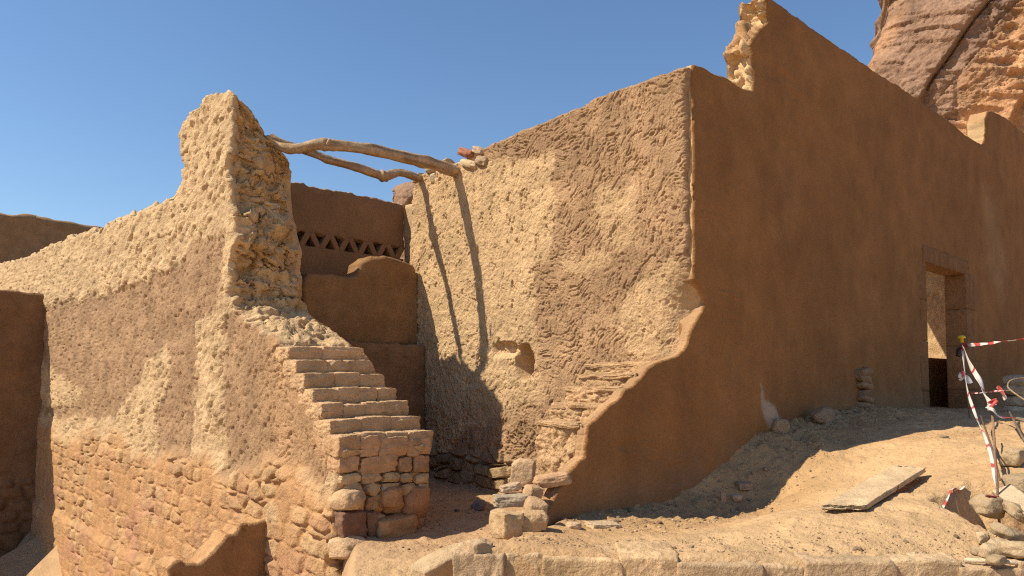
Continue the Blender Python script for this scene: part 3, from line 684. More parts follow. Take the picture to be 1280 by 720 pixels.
# ================================================================== WALLS AT THE LEFT
q0 = on(52, 500, nU, -DL); vq = float(np.dot(q0, VX))
zt = on(52, 366, VX, vq)[2]
V, Fq, C = slab(np.arange(-3.0, 3.2, .03), np.arange(-3.8, 2.2, .03), [(-3, -3.8), (3.18, -3.8), (3.16, zt-.02), (2.5, zt+.02), (1.5, zt+.08), (-3, zt+.2)], AS, nV, -vq, 1.2, lambda P, d: .05*fbm(P[:, 0]*2, P[:, 1]*2, seed=401, oct=4)+.05*(1-ss(-1.9, -1.8, P[:, 1]))*masonry(P[:, 0], P[:, 1], 402, .22, .4)[0], lambda P, d: cvar(P, np.array((.24, .135, .07)), 403, 1.5, .2), lambda Pb, t, nb: .03*fbm(Pb[:, 0]*4, t*4, seed=404, oct=3), None, nT=10, rr=.06, rag=.04, ragf=5, seed=9)  # face brown lowered so the colour itself carries the lane's shade
tag(make('lane_wall', V, Fq, C, MUD()), 'dark shaded wall closing the low lane at the left edge, butting the long sunlit wall', 'wall')
fz = [on(p, q, VX, 24.0) for p, q in ((-60, 262), (0, 264), (30, 267), (80, 275), (131, 284))]
fp = [(float(np.dot(p, UX)), float(p[2])) for p in fz]
V, Fq, C = slab(np.arange(fp[0][0], 7.0, .07), np.arange(-1, 5.2, .07), [(fp[0][0], -1), (fp[-1][0]+.6, -1), (fp[-1][0]+.6, fp[-1][1]-.05)]+fp[::-1], AS, nV, -24.0, .8, lambda P, d: .05*fbm(P[:, 0]*1.5, P[:, 1]*1.5, seed=411, oct=4), lambda P, d: cvar(P, np.array((.34, .20, .10)), 412, 1.2), lambda Pb, t, nb: .05*fbm(Pb[:, 0]*3, t*3, seed=413), lambda Pb, t, nb: cvar(Pb, np.array((.5, .33, .18)), 414), nT=8, rr=.12, rag=.08, ragf=3, seed=10)  # shade put into the dark face colour, sunlight into the paler rim
tag(make('distant_mud_wall', V, Fq, C, MUD()), 'brown mud wall showing above and behind the far end of the long left wall', 'wall')
bp = poly([(212, 745), (212, 707), (222, 703), (252, 704), (262, 694), (273, 682), (284, 668), (296, 668), (301, 656), (318, 654), (336, 649), (342, 652)], nV, -6.66, AS)
bp = bp+[(3.14, bp[-1][1]), (3.14, -3.6), (bp[0][0], -3.6)]
V, Fq, C = slab(np.arange(bp[0][0]-.02, 3.16, .014), np.arange(-3.6, -1.2, .014), bp, AS, nV, -6.66, .34, lambda P, d: .025*fbm(P[:, 0]*3, P[:, 1]*3, seed=421, oct=4)-.03*ss(.3, .5, fbm(P[:, 0]*7, P[:, 1]*7, seed=425)), lambda P, d: cvar(P, np.array((.34, .19, .09)), 422, 3, .2), lambda Pb, t, nb: .04*fbm(Pb[:, 0]*7, t*7, Pb[:, 1]*7, seed=423, oct=4, gain=.6), lambda Pb, t, nb: cvar(Pb, MORT, 424), nT=16, rr=.03, rag=.03, ragf=12, seed=11)
tag(make('broken_mud_wall', V, Fq, C, MUD()), 'small broken mud wall stub stepping up against the foot of the long left wall', 'wall')

# ================================================================== CLIFF AND OUTCROP
def cliff(outl, Y0, st, thick, seed, label, zlo, pxa):
    an = math.atan((pxa-640)/F); n = -np.array([math.sin(an), math.cos(an), 0]); A = np.array([math.cos(an), -math.sin(an), 0])
    o = [az(a, b, n, -Y0, A) for a, b in outl]; o = np.array(o); o[:, 1] = np.maximum(o[:, 1], zlo)
    xs_ = np.arange(o[:, 0].min(), o[:, 0].max()+st, st); zs_ = np.arange(o[:, 1].min(), o[:, 1].max()+st, st)
    def rot(P, a): return P[:, 0]*math.cos(a)+P[:, 1]*math.sin(a), -P[:, 0]*math.sin(a)+P[:, 1]*math.cos(a)
    def terr(q, sharp=.18): f = q-np.floor(q); return np.floor(q)+ss(0, sharp, f)
    def dsp(P, d):
        x, z = P.T
        a, b = rot(P, 1.02)                       # big slabs split along steep joints
        wb = b+1.5*fbm(P[:, 0]*.1, P[:, 1]*.1, seed=seed, oct=3)
        j1 = terr(wb/6.0, .06)-wb/6.0
        c1 = _h(np.floor(wb/6.0), np.floor(a/16+vn(wb*.2, a*.02, seed=seed+1)), wb*0, seed)
        bed = z+.25*x+.7*fbm(P[:, 0]*.25, P[:, 1]*.25, seed=seed+2, oct=3)
        r2 = terr(bed/.75, .3)-bed/.75
        zone = ss(-.15, .35, fbm(P[:, 0]*.11+4, P[:, 1]*.11, seed=seed+3, oct=2))
        f1, f2, c = worley(a/9, b/3.6+.3*fbm(a*.3, b*.3, seed=seed+13, oct=3), seed+4)
        g = fbm(P[:, 0]*.12, P[:, 1]*.12, seed=seed+5, oct=3)
        crack = (1-ss(0, .06, f2-f1))
        lf = 1-ss(xs_[0]+5, xs_[0]+10, P[:, 0]-.30*(P[:, 1]-24)); zr = (1-.75*lf)*ss(-.1, .25, fbm(P[:, 0]*.13+9, P[:, 1]*.13, seed=seed+12, oct=2)); return 1.6*g+.7*c1+1.1*j1+.5*r2*zone*(1-.8*lf)+.45*c*zr-.25*crack*zr+(.12+.42*zr)*fbm(P[:, 0]*1.1, P[:, 1]*1.9, seed=seed+6, oct=6, gain=.7)+.18*ss(.1, .35, fbm(x*.35, z*3.2+.9*x, seed=seed+14, oct=4))
    def cf(P, d):
        x, z = P.T; a, b = rot(P, 1.02)
        base_ = cvar(P, np.array((.48, .258, .13)), seed+7, .4, .2)
        f1, f2, c = worley(a/9, b/3.6+.3*fbm(a*.3, b*.3, seed=seed+13, oct=3), seed+4)
        leftness = 1-ss(xs_[0]+6.5, xs_[0]+10.5, x-.30*(z-24)+2*fbm(x*.2, z*.2, seed=seed+15))
        var_ = ss(-.25, .3, fbm(a*.10, b*.35, seed=seed+8, oct=4)+.5*(c-.5)+.75*leftness-.42)
        o_ = mixc(base_, cvar(P, np.array((.25, .16, .115)), seed+9, .6, .25), var_*.8)
        o_ = mixc(o_, np.array((.56, .33, .17)), ss(.25, .5, fbm(x*.5, z*2.2, seed=seed+10, oct=4))*(1-leftness)*.5)
        return o_
    V, Fq, C = slab(xs_, zs_, o, A, n, -Y0, thick, dsp, cf, lambda Pb, t, nb: 1.2*fbm(Pb[:, 0]*.3, Pb[:, 1]*.5, t*.3, seed=seed+11, oct=4), lambda Pb, t, nb: cf(Pb, 0), rr=2.0, nT=12, rag=1.0, ragf=.5, seed=seed)
    return tag(make('rock_cliff' if thick > 10 else 'rock_outcrop', V, Fq, C, CLIFFM()), label, 'cliff' if thick > 10 else 'outcrop')
cliff([(1116, -230), (1110, -40), (1107, 8), (1100, 40), (1090, 62), (1082, 76), (1084, 100), (1090, 230), (1085, 460), (1700, 460), (1700, -260), (1400, -330)], 60, .085, 26, 700, 'towering sandstone cliff with dark varnished slabs rising behind the shaded wall', -1, 1070)
cliff([(478, 460), (486, 275), (490, 252), (496, 240), (504, 231), (516, 226), (545, 216), (600, 222), (640, 260), (680, 460)], 60, .12, 8, 760, 'small far rock outcrop peeking over the back wall beside the beam ends', -1, 490)

# ================================================================== KERB OF BIG STONES along the front
kerb = empty('stone_retaining_wall', onz(900, 700, -1.5), 'low retaining wall of big squared sandstone blocks along the front edge', 'retaining wall')
e = KB-KA; Lk = math.hypot(e[0], e[1]); ka = math.atan2(e[1], e[0]); ed = np.array([math.cos(ka), math.sin(ka), 0]); en = np.array([-math.sin(ka), math.cos(ka), 0])
rs = np.random.RandomState(11); t = -.22; i = 0
while t < Lk+.5:
    wd = (.30, .26, .42, .34, .5, .27, .45, .38, .3)[i % 9]*(.9+.2*rs.rand())
    ztop = -.965+.012*rs.randn(); c = KA+ed*(t+wd/2)+en*(.02+.02*rs.randn()); c = np.array([c[0], c[1], ztop-.24])
    v, f = rock_geo(c, (wd*1.06, .36, .50), (.03*rs.randn(), .015*rs.randn(), ka), 800+i, 30, .90, .035, 3.2)
    cc = np.array([(.52, .36, .21), (.58, .40, .23), (.50, .34, .20), (.56, .37, .2)][rs.randint(4)])
    cc = cc*(1+.18*fbm(v[:, 0]*6, v[:, 1]*6, v[:, 2]*6, seed=43))[:, None]
    make('block', v, f, cc, STONE(), kerb); t += wd*.985; i += 1
# mud bedding behind and on top of the blocks
V, Fq, C = slab(np.arange(-.2, Lk+.5, .02), np.arange(-1.7, -.9, .02), [(-.15, -1.7), (Lk+.5, -1.7), (Lk+.5, -.985), (-.15, -.975)], ed, -en, float(np.dot(KA, en))*-1-.0, .3,
               lambda P, d: .04*fbm(P[:, 0]*6, P[:, 1]*6, seed=431, oct=4, gain=.6), lambda P, d: cvar(P, SANDC*.95, 432), lambda Pb, t, nb: .03*fbm(Pb[:, 0]*8, t*8, seed=433, oct=4, gain=.6), None, nT=10, rr=.03, seed=12)
off = KA-ed*float(np.dot(KA, ed)); shift = ed*float(np.dot(KA, ed)); V = V+shift; V = V-en*.07
make('bedding', V, Fq, C, SAND(), kerb)

# ================================================================== LOOSE STONES
def rock(name, px, py, s, size, rot, col, seed, label, cat='rock', group=None, box=.45, rough=.1, n=16, zc=None, mat=None):
    if name.startswith('stone') and s: size = tuple(.87*q for q in size)
    p = ats(px, py, s) if s else hit(px, py)+ZX*size[2]*.3; v, f = rock_geo(p, size, rot, seed, n, box, rough)
    cc = np.array(col)*(1+.22*fbm(v[:, 0]*9, v[:, 1]*9, v[:, 2]*9, seed=seed, oct=4))[:, None]
    return tag(make(name, v, f, cc, mat or STONE()), label, cat, group)
rock('stone_block', 654, 592, 5.75, (.21, .13, .25), (0, .1, -.2), (.54, .35, .2), 901, 'upright pale stone leaning at the foot of the plastered steps', 'stone', box=.6)
rock('stone_block', 690, 600, 5.5, (.30, .16, .10), (.1, -.16, .1), (.52, .31, .17), 902, 'flat-topped brown stone wedged under the broken tip of the shaded wall', 'stone', box=.6)
rock('stone_slab', 640, 625, 5.35, (.30, .20, .085), (0, -.03, .1), (.40, .31, .21), 903, 'grey layered slab lying across the top of the small block pile', 'stone', box=.8)
rock('stone_slab', 638, 609, 5.45, (.17, .14, .06), (0, -.2, .2), (.50, .35, .22), 904, 'small cream slab on top of the grey layered slab', 'stone', box=.7)
rock('stone_slab', 665, 617, 5.4, (.13, .18, .14), (0, .2, .5), (.50, .31, .17), 905, 'rough brown lump filling the gap beside the grey layered slab', 'stone', box=.5)
rock('stone_slab', 670, 634, 5.2, (.15, .2, .13), (.2, .3, .4), (.52, .33, .18), 906, 'crumbling clod beside the foot of the shaded wall tip', 'stone', box=.4)
rock('stone_block', 632, 655, 4.85, (.17, .25, .19), (0, 0, .55), (.52, .34, .18), 907, 'squared pale block at the edge of the terrace, left end of the row', 'stone', box=.78)
rock('stone_block', 662, 651, 4.9, (.26, .22, .14), (0, -.05, .1), (.50, .32, .17), 908, 'long low block joining the squared pale block to the shaded wall', 'stone', box=.65)
rock('rock', 598, 637, 0, (.13, .11, .11), (0, 0, 0), (.24, .19, .16), 909, 'dark knobbly rock alone on the alley floor', 'rock', rough=.3, box=.1)
rock('stone_slab', 754, 659, 0, (.22, .15, .04), (.05, .05, .3), (.56, .40, .24), 910, 'thin pale slab lying flat at the foot of the shaded wall', 'stone', box=.8)
rock('rock', 717, 660, 0, (.10, .08, .05), (0, 0, 0), (.6, .4, .25), 911, 'small rounded tan rock left of the thin pale slab', 'rock')
rock('rock', 921, 625, 0, (.10, .08, .06), (0, 0, 0), (.62, .45, .28), 912, 'cream rock near the foot of the smooth wall, inside the tip of its shadow', 'rock')
rock('rock', 904, 626, 0, (.05, .05, .09), (0, 0, 0), (.55, .37, .22), 913, 'little upright stone just left of the cream rock', 'rock')
rock('rock', 929, 610, 0, (.17, .12, .07), (0, 0, .2), (.38, .27, .18), 914, 'flat dusty rock in the shadow beside the smooth wall', 'rock')
rock('rock', 976, 540, 0, (.16, .10, .16), (.2, .3, 0), (.42, .30, .2), 915, 'pale stone leaning on the white patch of the smooth wall', 'rock')
rock('rock', 1028, 525, 0, (.30, .16, .16), (0, 0, .7), (.36, .24, .15), 916, 'big grey clod at the top of the debris bank', 'rock')
rock('stone_slab', 553, 711, 4.95, (.52, .26, .24), (.1, -.30, .62), (.50, .35, .2), 920, 'long smooth grey-tan boulder slanting at the left end of the block wall', 'stone', box=.45, rough=.06, n=16)
rock('rock', 598, 697, 4.35, (.14, .2, .22), (0, 0, .4), (.5, .34, .2), 921, 'broken block between the slanting boulder and the block wall', 'rock', box=.6)
rock('rock', 1180, 547, 0, (.08, .05, .03), (0, 0, 0), (.4, .3, .2), 922, 'tiny dark stone near the shadow tip below the doorway', 'rock')
# pale plank-like slab lying tilted on the terrace
a = hit(1057, 640); b = hit(1136, 600); b = b+ZX*.05; mid = (a+b)/2; dd = b-a; ln = float(np.linalg.norm(dd)); yaw = math.atan2(dd[1], dd[0])
v, f = rock_geo(mid+ZX*.035, (ln*1.04, .235, .035), (.0, -math.asin(dd[2]/ln), yaw), 930, 22, .955, .012, 4)
lx = ((v-mid)@(dd/ln)); lw = (v-mid)@np.array([-math.sin(yaw), math.cos(yaw), 0])
v = v + (dd/ln)*((-.22)*(lw/.12)*.35*(lx < 0))[:, None]
cc = np.array((.62, .44, .26))*(1+.16*fbm(v[:, 0]*14, v[:, 1]*14, v[:, 2]*14, seed=46, oct=4))[:, None]
tag(make('stone_plank', v, f, cc, STONE()), 'long thin pale slab lying propped on the sandy terrace', 'slab')
# red and cream capstones beside the beam ends
for i, (px, py, sz, rt, cc, lb) in enumerate([
    (584, 192, (.30, .25, .11), (0, -.42, AU+1.57), (.40, .17, .10), 'red-brown stone capping the sunlit wall by the beam ends'),
    (598, 189, (.18, .22, .09), (0, -.5, AU+1.57), (.58, .40, .26), 'pale capstone right of the red-brown one'),
    (587, 205, (.36, .22, .10), (0, -.4, AU+1.57), (.60, .44, .26), 'cream flat stone under the red-brown capstone'),
    (603, 201, (.22, .22, .13), (0, -.3, AU+1.57), (.42, .29, .18), 'dull brown stone jutting from the wall just right of the beam end'),
    (554, 206, (.24, .22, .10), (0, .2, AU+1.57), (.55, .38, .22), 'tan stone bedded above the thicker beam end'),
    (538, 212, (.18, .22, .11), (0, 0, AU+1.57), (.62, .45, .27), 'cream stone between the two beam ends'),
    (520, 222, (.16, .20, .14), (0, 0, AU+1.57), (.60, .42, .24), 'cream stone left of the thinner beam end'),
    (541, 222, (.13, .16, .12), (0, .3, AU+1.57), (.64, .48, .3), 'small pale stone tucked beneath the thicker beam')]):
    rr_ = on(px, py, nU, -DR)+UX*.06; v, f = rock_geo(rr_, sz, rt, 940+i, 12, .5, .12)
    tag(make('capstone', v, f, np.array(cc)*(1+.2*fbm(v[:, 0]*9, v[:, 1]*9, v[:, 2]*9, seed=47))[:, None], STONE()), lb, 'stone')
# stacked rubble pillars
def stack(name, px, py0, py1, nrm, dist, w_, n, seed, label, out=.02, dep=.16, col=(.34, .2, .11)):
    p0, p1 = on(px, py0, nrm, dist), on(px, py1, nrm, dist); H = p1[2]-p0[2]; rs = np.random.RandomState(seed)
    root = empty(name, p0, label, 'stone pillar')
    for k in range(n):
        c = p0-VX*(out)+ZX*(H*(k+.5)/n)+UX*.015*rs.randn()
        v, f = rock_geo(c, (w_*(.9+.2*rs.rand()), dep, H/n*1.12), (0, .1*rs.randn(), AU), seed+k, 10, .55, .1)
        make('stone', v, f, np.array(col)*(.85+.3*rs.rand()), STONE(), root)
stack('rubble_pillar', 1077, 512, 461, VX, DS, .34, 6, 960, 'knee-high pillar of rough mudded stones against the smooth shaded wall, left of the doorway')
stack('rubble_pillar', 1273, 520, 470, VX, 2.75, .38, 4, 970, 'short pale stack of flat stones in the sun at the right edge', 0, .3, (.56, .42, .28))
# rubble in the pit at the right
rs = np.random.RandomState(31)
for i, (px, py, s, sz, rt, lb) in enumerate([
    (1262, 668, 4.3, (.26, .18, .10), (.3, .3, .5), 'angular slab tipped in the rubble pit, below the pale board'),
    (1274, 688, 4.1, (.24, .2, .12), (0, .1, .9), 'wide flat rock at the front of the rubble pit by the right edge'),
    (1240, 690, 4.15, (.16, .12, .10), (.2, .2, .1), 'pale chunk at the front left corner of the rubble pit'),
    (1228, 672, 4.3, (.09, .08, .08), (0, 0, 0), 'fist-sized lump at the left lip of the rubble pit'),
    (1224, 690, 4.2, (.10, .09, .07), (0, .4, 0), 'small pale lump in front of the pit lip'),
    (1236, 632, 4.6, (.22, .18, .16), (.1, .2, .3), 'large crusted clod at the foot of the front stake'),
    (1252, 686, 4.2, (.17, .14, .11), (.5, .1, .2), 'broken stone in the middle of the rubble pit'),
    (1272, 640, 4.5, (.2, .2, .1), (.4, .5, .2), 'shadowed stone under the pale board'),
    (1278, 610, 4.9, (.2, .25, .22), (0, 0, .2), 'rough boulder at the back of the pit on the right edge'),
    (1266, 572, 5.6, (.22, .2, .16), (0, 0, .6), 'crusted lump behind the front stake'),
    (1245, 700, 4.0, (.12, .1, .06), (0, 0, .6), 'thin chip on the lip of the block wall below the pit')]):
    sz = tuple(.78*q for q in sz); rock('rubble_stone', px, py, s, sz, rt, tuple(np.array((.48, .345, .205))*(.8+.35*rs.rand())), 980+i, lb, 'rock', 'stones tumbled in the pit', box=.5, rough=.14, n=10)
a, b = ats(1252, 612, 4.75), ats(1300, 645, 4.35); mid = (a+b)/2; dd = b-a; yaw = math.atan2(dd[1], dd[0]); 
v, f = rock_geo(mid, (float(np.linalg.norm(dd)), .12, .04), (.4, -math.asin(dd[2]/np.linalg.norm(dd)), yaw), 990, 12, .93, .02, 3)
tag(make('pale_board', v, f, np.array((.55, .42, .27)), STONE()), 'pale board lying across the rubble pit at the right edge', 'board')
a, b = onz(1205, 700, -.955), onz(1300, 706, -.955)
def tube(path, rad, nseg=12, noise=0, seed=0, fr=6):
    path = np.array(path, float); rad = np.broadcast_to(rad, (len(path),)); tg = np.gradient(path, axis=0); tg /= np.linalg.norm(tg, axis=1)[:, None]
    up = np.array([0, 0, 1.]) if abs(tg[0][2]) < .9 else np.array([1., 0, 0])
    V = []; 
    for i in range(len(path)):
        s1 = np.cross(tg[i], up); s1 /= np.linalg.norm(s1); s2 = np.cross(s1, tg[i])
        an = np.arange(nseg)/nseg*2*math.pi; r = np.full(nseg, rad[i])
        if noise:
            r = r*(1+noise*fbm(np.cos(an)*1.3+i*.02, np.sin(an)*1.3, np.full(nseg, i*.11*fr/6), seed=seed, oct=4)*2)
        V.append(path[i]+np.outer(np.cos(an)*r, s1)+np.outer(np.sin(an)*r, s2))
    V = np.vstack(V); n = len(path); Fq = []
    for i in range(n-1):
        for j in range(nseg):
            k = (j+1) % nseg; Fq.append([i*nseg+j, i*nseg+k, (i+1)*nseg+k, (i+1)*nseg+j])
    c0 = len(V); V = np.vstack([V, path[0], path[-1]])
    for j in range(nseg):
        k = (j+1) % nseg; Fq.append([c0, k, j, c0]); Fq.append([c0+1, (n-1)*nseg+j, (n-1)*nseg+k, c0+1])
    Fq = np.array(Fq); q = Fq[:(n-1)*nseg]; tcap = Fq[(n-1)*nseg:][:, :3]
    return V, [q, tcap]
def smoothpath(pts, n):
    pts = np.array(pts, float); t = np.linspace(0, len(pts)-1, n); k = len(pts)
    out = []
    for s in t:
        i = min(int(s), k-2); f = s-i; p0 = pts[max(i-1, 0)]; p1 = pts[i]; p2 = pts[i+1]; p3 = pts[min(i+2, k-1)]
        out.append(.5*((2*p1)+(-p0+p2)*f+(2*p0-5*p1+4*p2-p3)*f*f+(-p0+3*p1-3*p2+p3)*f**3))
    return np.array(out)
V, Fq = tube([a, (a+b)/2+ZX*.004, b], .012, 8)
tag(make('thin_batten', V, Fq, np.array((.6, .48, .32)), STONE()), 'thin pale batten lying along the top of the block wall at the right corner', 'batten')

# ================================================================== BEAMS
def beam(pts, rads, vs, ks, seed, label, knots):
    P = []; 
    for (px, py), v in zip(pts, vs): P.append(on(px, py, VX, v))
    P = smoothpath(P, 110); t = np.linspace(0, 1, 110); R = np.interp(t, np.linspace(0, 1, len(rads)), rads)
    for kt, kw, ka_ in knots: R = R*(1+ka_*np.exp(-((t-kt)/kw)**2))
    V, Fq = tube(P, R, 20, .16, seed, 9)
    an = np.tile(np.arange(20), 110)[:len(V)-2]; i = np.repeat(np.arange(110), 20)
    g = vn(i*.05, an*1.1, seed=seed+1); C = np.array((.36, .24, .14))*(1+.35*g)[:, None]
    g2 = ss(.1, .5, vn(i*.09, an*.5, seed=seed+2)); C = mixc(C, np.array((.50, .36, .22)), g2*.7); C = np.vstack([C, [[.3, .2, .12]]*2])
    root = empty('wooden_beam', P[0]-ZX*.05, label, 'beam', 'beams bridging the stair gap')
    make('pole', V, Fq, C, WOOD(), root)
    return root, P
bA, PA = beam([(335, 177), (352, 184), (372, 186), (398, 181), (430, 183), (465, 187), (505, 196), (540, 205), (568, 214), (590, 218)], [.04, .05, .058, .06, .062, .066, .068, .07, .074, .076],
              [8.0, 7.88, 7.74, 7.6, 7.5, 7.38, 7.3, 7.24, 7.18, 7.15], None, 1001, 'thicker gnarled pole, the upper of the two bridging the gap', [(.36, .012, .25), (.75, .02, .2)])
v, f = rock_geo(on(411, 177, VX, 7.45), (.035, .03, .10), (0, .5, AU), 1011, 6, .2, .1); make('knot', v, f, np.array((.40, .28, .17)), WOOD(), bA)
bB, PB = beam([(338, 170), (352, 178), (380, 188), (410, 199), (440, 208), (468, 217), (480, 220), (500, 216), (522, 222), (538, 227)], [.035, .04, .045, .048, .052, .056, .058, .05, .05, .048],
              [8.2, 8.14, 8.08, 8.03, 8.0, 7.99, 7.98, 7.96, 7.94, 7.93], None, 1002, 'thinner crooked pole, the lower of the two bridging the gap', [(.33, .012, .15), (.64, .02, .35)])
v, f = rock_geo(on(481, 224, VX, 7.98), (.10, .06, .05), (0, .2, AU), 1012, 6, .2, .1); make('knot', v, f, np.array((.33, .23, .15)), WOOD(), bB)

# ================================================================== BARRIER: stakes and tape
RED, WHT = np.array((.50, .07, .07)), np.array((.70, .64, .58))
S1 = ats(1202, 426, 8.2); S1b = ats(1213, 518, 8.2); S1b[2] = gzs(S1b[0], S1b[1])-.1
S2 = ats(1240, 508, 4.75); S2b = ats(1250, 628, 4.6); S2b[2] = gzs(S2b[0], S2b[1])-.1
r1 = empty('marker_stake', S1b, 'rear steel stake with a yellow cap, in front of the doorway', 'stake')
V, Fq = tube([S1b, (S1+S1b)/2, S1], .009, 8); make('rod', V, Fq, np.array((.30, .2, .14)), STONE(), r1)
def lathe(c, prof, n=20):
    V = []; 
    for r, z in prof:
        for k in range(n): V.append(c+np.array([r*math.cos(2*math.pi*k/n), r*math.sin(2*math.pi*k/n), z]))
    Fq = [[i*n+j, i*n+(j+1) % n, (i+1)*n+(j+1) % n, (i+1)*n+j] for i in range(len(prof)-1) for j in range(n)]
    return np.array(V), np.array(Fq)
V, Fq = lathe(S1, [(.002, .062), (.022, .058), (.038, .046), (.042, .034), (.038, .028), (.020, .026), (.019, -.02), (.002, -.02)]); make('cap', V, Fq, np.array((.80, .56, .02)), PLAIN(), r1)
v, f = rock_geo(ats(1199, 440, 8.2), (.05, .04, .10), (0, .2, 0), 1020, 6, .6, .15); make('clamp', v, f, np.array((.02, .018, .016)), PLAIN(), r1)
r2 = empty('marker_stake', S2b, 'front rusty steel stake at the lip of the rubble pit', 'stake')
V, Fq = tube([S2b, (S2+S2b)/2+np.array([.004, 0, 0]), S2], .008, 8); make('rod', V, Fq, np.array((.28, .17, .11)), STONE(), r2)
def ribbon(pts, width, twist, stripe, label, n=120, a0=0., seed=0, name='barrier_tape', thin=.0012, wh=.0, wf=None):
    P = smoothpath(pts, n); tg = np.gradient(P, axis=0); tg /= np.linalg.norm(tg, axis=1)[:, None]
    ln = np.r_[0, np.cumsum(np.linalg.norm(np.diff(P, axis=0), axis=1))]; V = []; C = []
    for i in range(n):
        s1 = np.cross(tg[i], [0, 0, 1.]); 
        if np.linalg.norm(s1) < 1e-3: s1 = np.array([1., 0, 0])
        s1 /= np.linalg.norm(s1); s2 = np.cross(s1, tg[i]); an = a0+twist*ln[i]/ln[-1]+.25*math.sin(i*.09+seed)
        w_ = .85*width*(1 if wf is None else wf(i/(n-1)))*(1+.12*math.sin(i*.17+seed)); sd_ = s1*math.cos(an)+s2*math.sin(an); nn = np.cross(sd_, tg[i])
        for q in (-1, -.33, .33, 1):
            V.append(P[i]+sd_*w_/2*q+nn*(thin+.12*w_*(1-abs(q)))); ph = ((ln[i]+.5*q*w_)/stripe) % 1
            C.append(RED if ph < .45*(1-wh) else WHT)
        for q in (1, .33, -.33, -1):
            V.append(P[i]+sd_*w_/2*q+nn*(.12*w_*(1-abs(q))-thin)); ph = ((ln[i]+.5*q*w_)/stripe) % 1
            C.append(RED if ph < .45*(1-wh) else WHT)
    Fq = [[i*8+j, i*8+(j+1) % 8, (i+1)*8+(j+1) % 8, (i+1)*8+j] for i in range(n-1) for j in range(8)]
    e0 = [[0, 1, 6, 7], [1, 2, 5, 6], [2, 3, 4, 5]]; Fq += e0+[[a+8*(n-1) for a in q[::-1]] for q in e0]
    return tag(make(name, np.array(V), np.array(Fq), np.array(C), PLAIN()), label, 'tape')
ribbon([ats(1203, 432, 8.18), ats(1230, 430, 7.8), ats(1262, 426, 7.4), ats(1310, 421, 6.9)], .045, 3, .22, 'red and white tape stretched level from the yellow-capped stake out of the right edge', 260, a0=1.3)
ribbon([ats(1203, 431, 8.15), ats(1212, 455, 7.4), ats(1224, 475, 6.5), ats(1232, 496, 5.6), ats(1240, 507, 4.78)], .055, 5, 1.2, 'mostly white twisted tape running down from the yellow cap to the front stake', 160, a0=.8, wh=.75)
ribbon([ats(1203, 434, 8.18), ats(1208, 482, 7.6), ats(1218, 515, 6.8), ats(1236, 560, 5.6), ats(1245, 600, 5.0), ats(1251, 632, 4.6)], .032, 7, .5, 'narrow white tape hanging from the rear stake to the foot of the front stake', 160, a0=.4, wh=.6)
ribbon([ats(1211, 492, 8.1), ats(1228, 491, 7.7), ats(1246, 489, 7.3), ats(1262, 488, 6.9)], .022, 6, .14, 'thin lower striped tape strung level between the rear stake and the stone stack', 120, a0=.9)
ribbon([ats(1246, 483, 7.28), ats(1251, 488, 7.25), ats(1257, 499, 7.2), ats(1253, 493, 7.22), ats(1249, 489, 7.3)], .045, 2, .3, 'knotted loose tape end fluttering on the thin lower tape', 60, a0=.9)
ribbon([ats(1204, 464, 8.05), ats(1200, 473, 8.05), ats(1206, 470, 8.05), ats(1213, 479, 8.0)], .06, 2, .3, 'short knotted tape tail tied halfway down the rear stake', 50, a0=.9, wh=.6)
ribbon([ats(1236, 504, 4.76), ats(1246, 500, 4.7), ats(1239, 508, 4.72), ats(1234, 511, 4.74), ats(1241, 512, 4.7), ats(1250, 521, 4.72), ats(1268, 522, 4.8), ats(1284, 526, 4.9)], .026, 4, .3, 'crumpled red tape knot on the top of the front stake', 120, a0=.5)
g1 = [onz(px, py, -.81) for px, py in ((1171, 630), (1180, 628), (1190, 625), (1198, 621), (1206, 620))]
for p in g1: p[2] = gzs(p[0], p[1])+.02
ribbon(g1, .04, .5, .12, 'torn scrap of red and white tape lying on the sand left of the pit', 60, a0=0.2)
g1 = [ats(px, py, 4.55) for px, py in ((1232, 619), (1238, 621), (1246, 622))]
ribbon(g1, .03, .5, .5, 'little red tape scrap caught on the clod by the front stake', 30, a0=0.2)
V, Fq = tube(smoothpath([ats(1290, 506, 6.2), ats(1272, 494, 6.5), ats(1260, 484, 6.8), ats(1263, 476, 7.0), ats(1275, 473, 7.1), ats(1292, 473, 7.1)], 60), .007, 8, .1)
tag(make('rope', V, Fq, np.array((.34, .24, .14)), STONE()), 'pale rope looped over the stone stack at the right edge', 'rope')
V, Fq = tube([ats(1226, 520, 6.4), ats(1240, 560, 5.5), ats(1250, 600, 4.9)], .007, 6); tag(make('thin_rod', V, Fq, np.array((.2, .13, .09)), STONE()), 'thin dark rod leaning behind the front stake', 'rod')
V, Fq = tube([ats(1262, 515, 5.6), ats(1275, 540, 5.1), ats(1290, 570, 4.8)], .008, 6); tag(make('thin_rod', V, Fq, np.array((.22, .15, .1)), STONE()), 'thin dark rod sloping out of the right edge below the stone stack', 'rod')

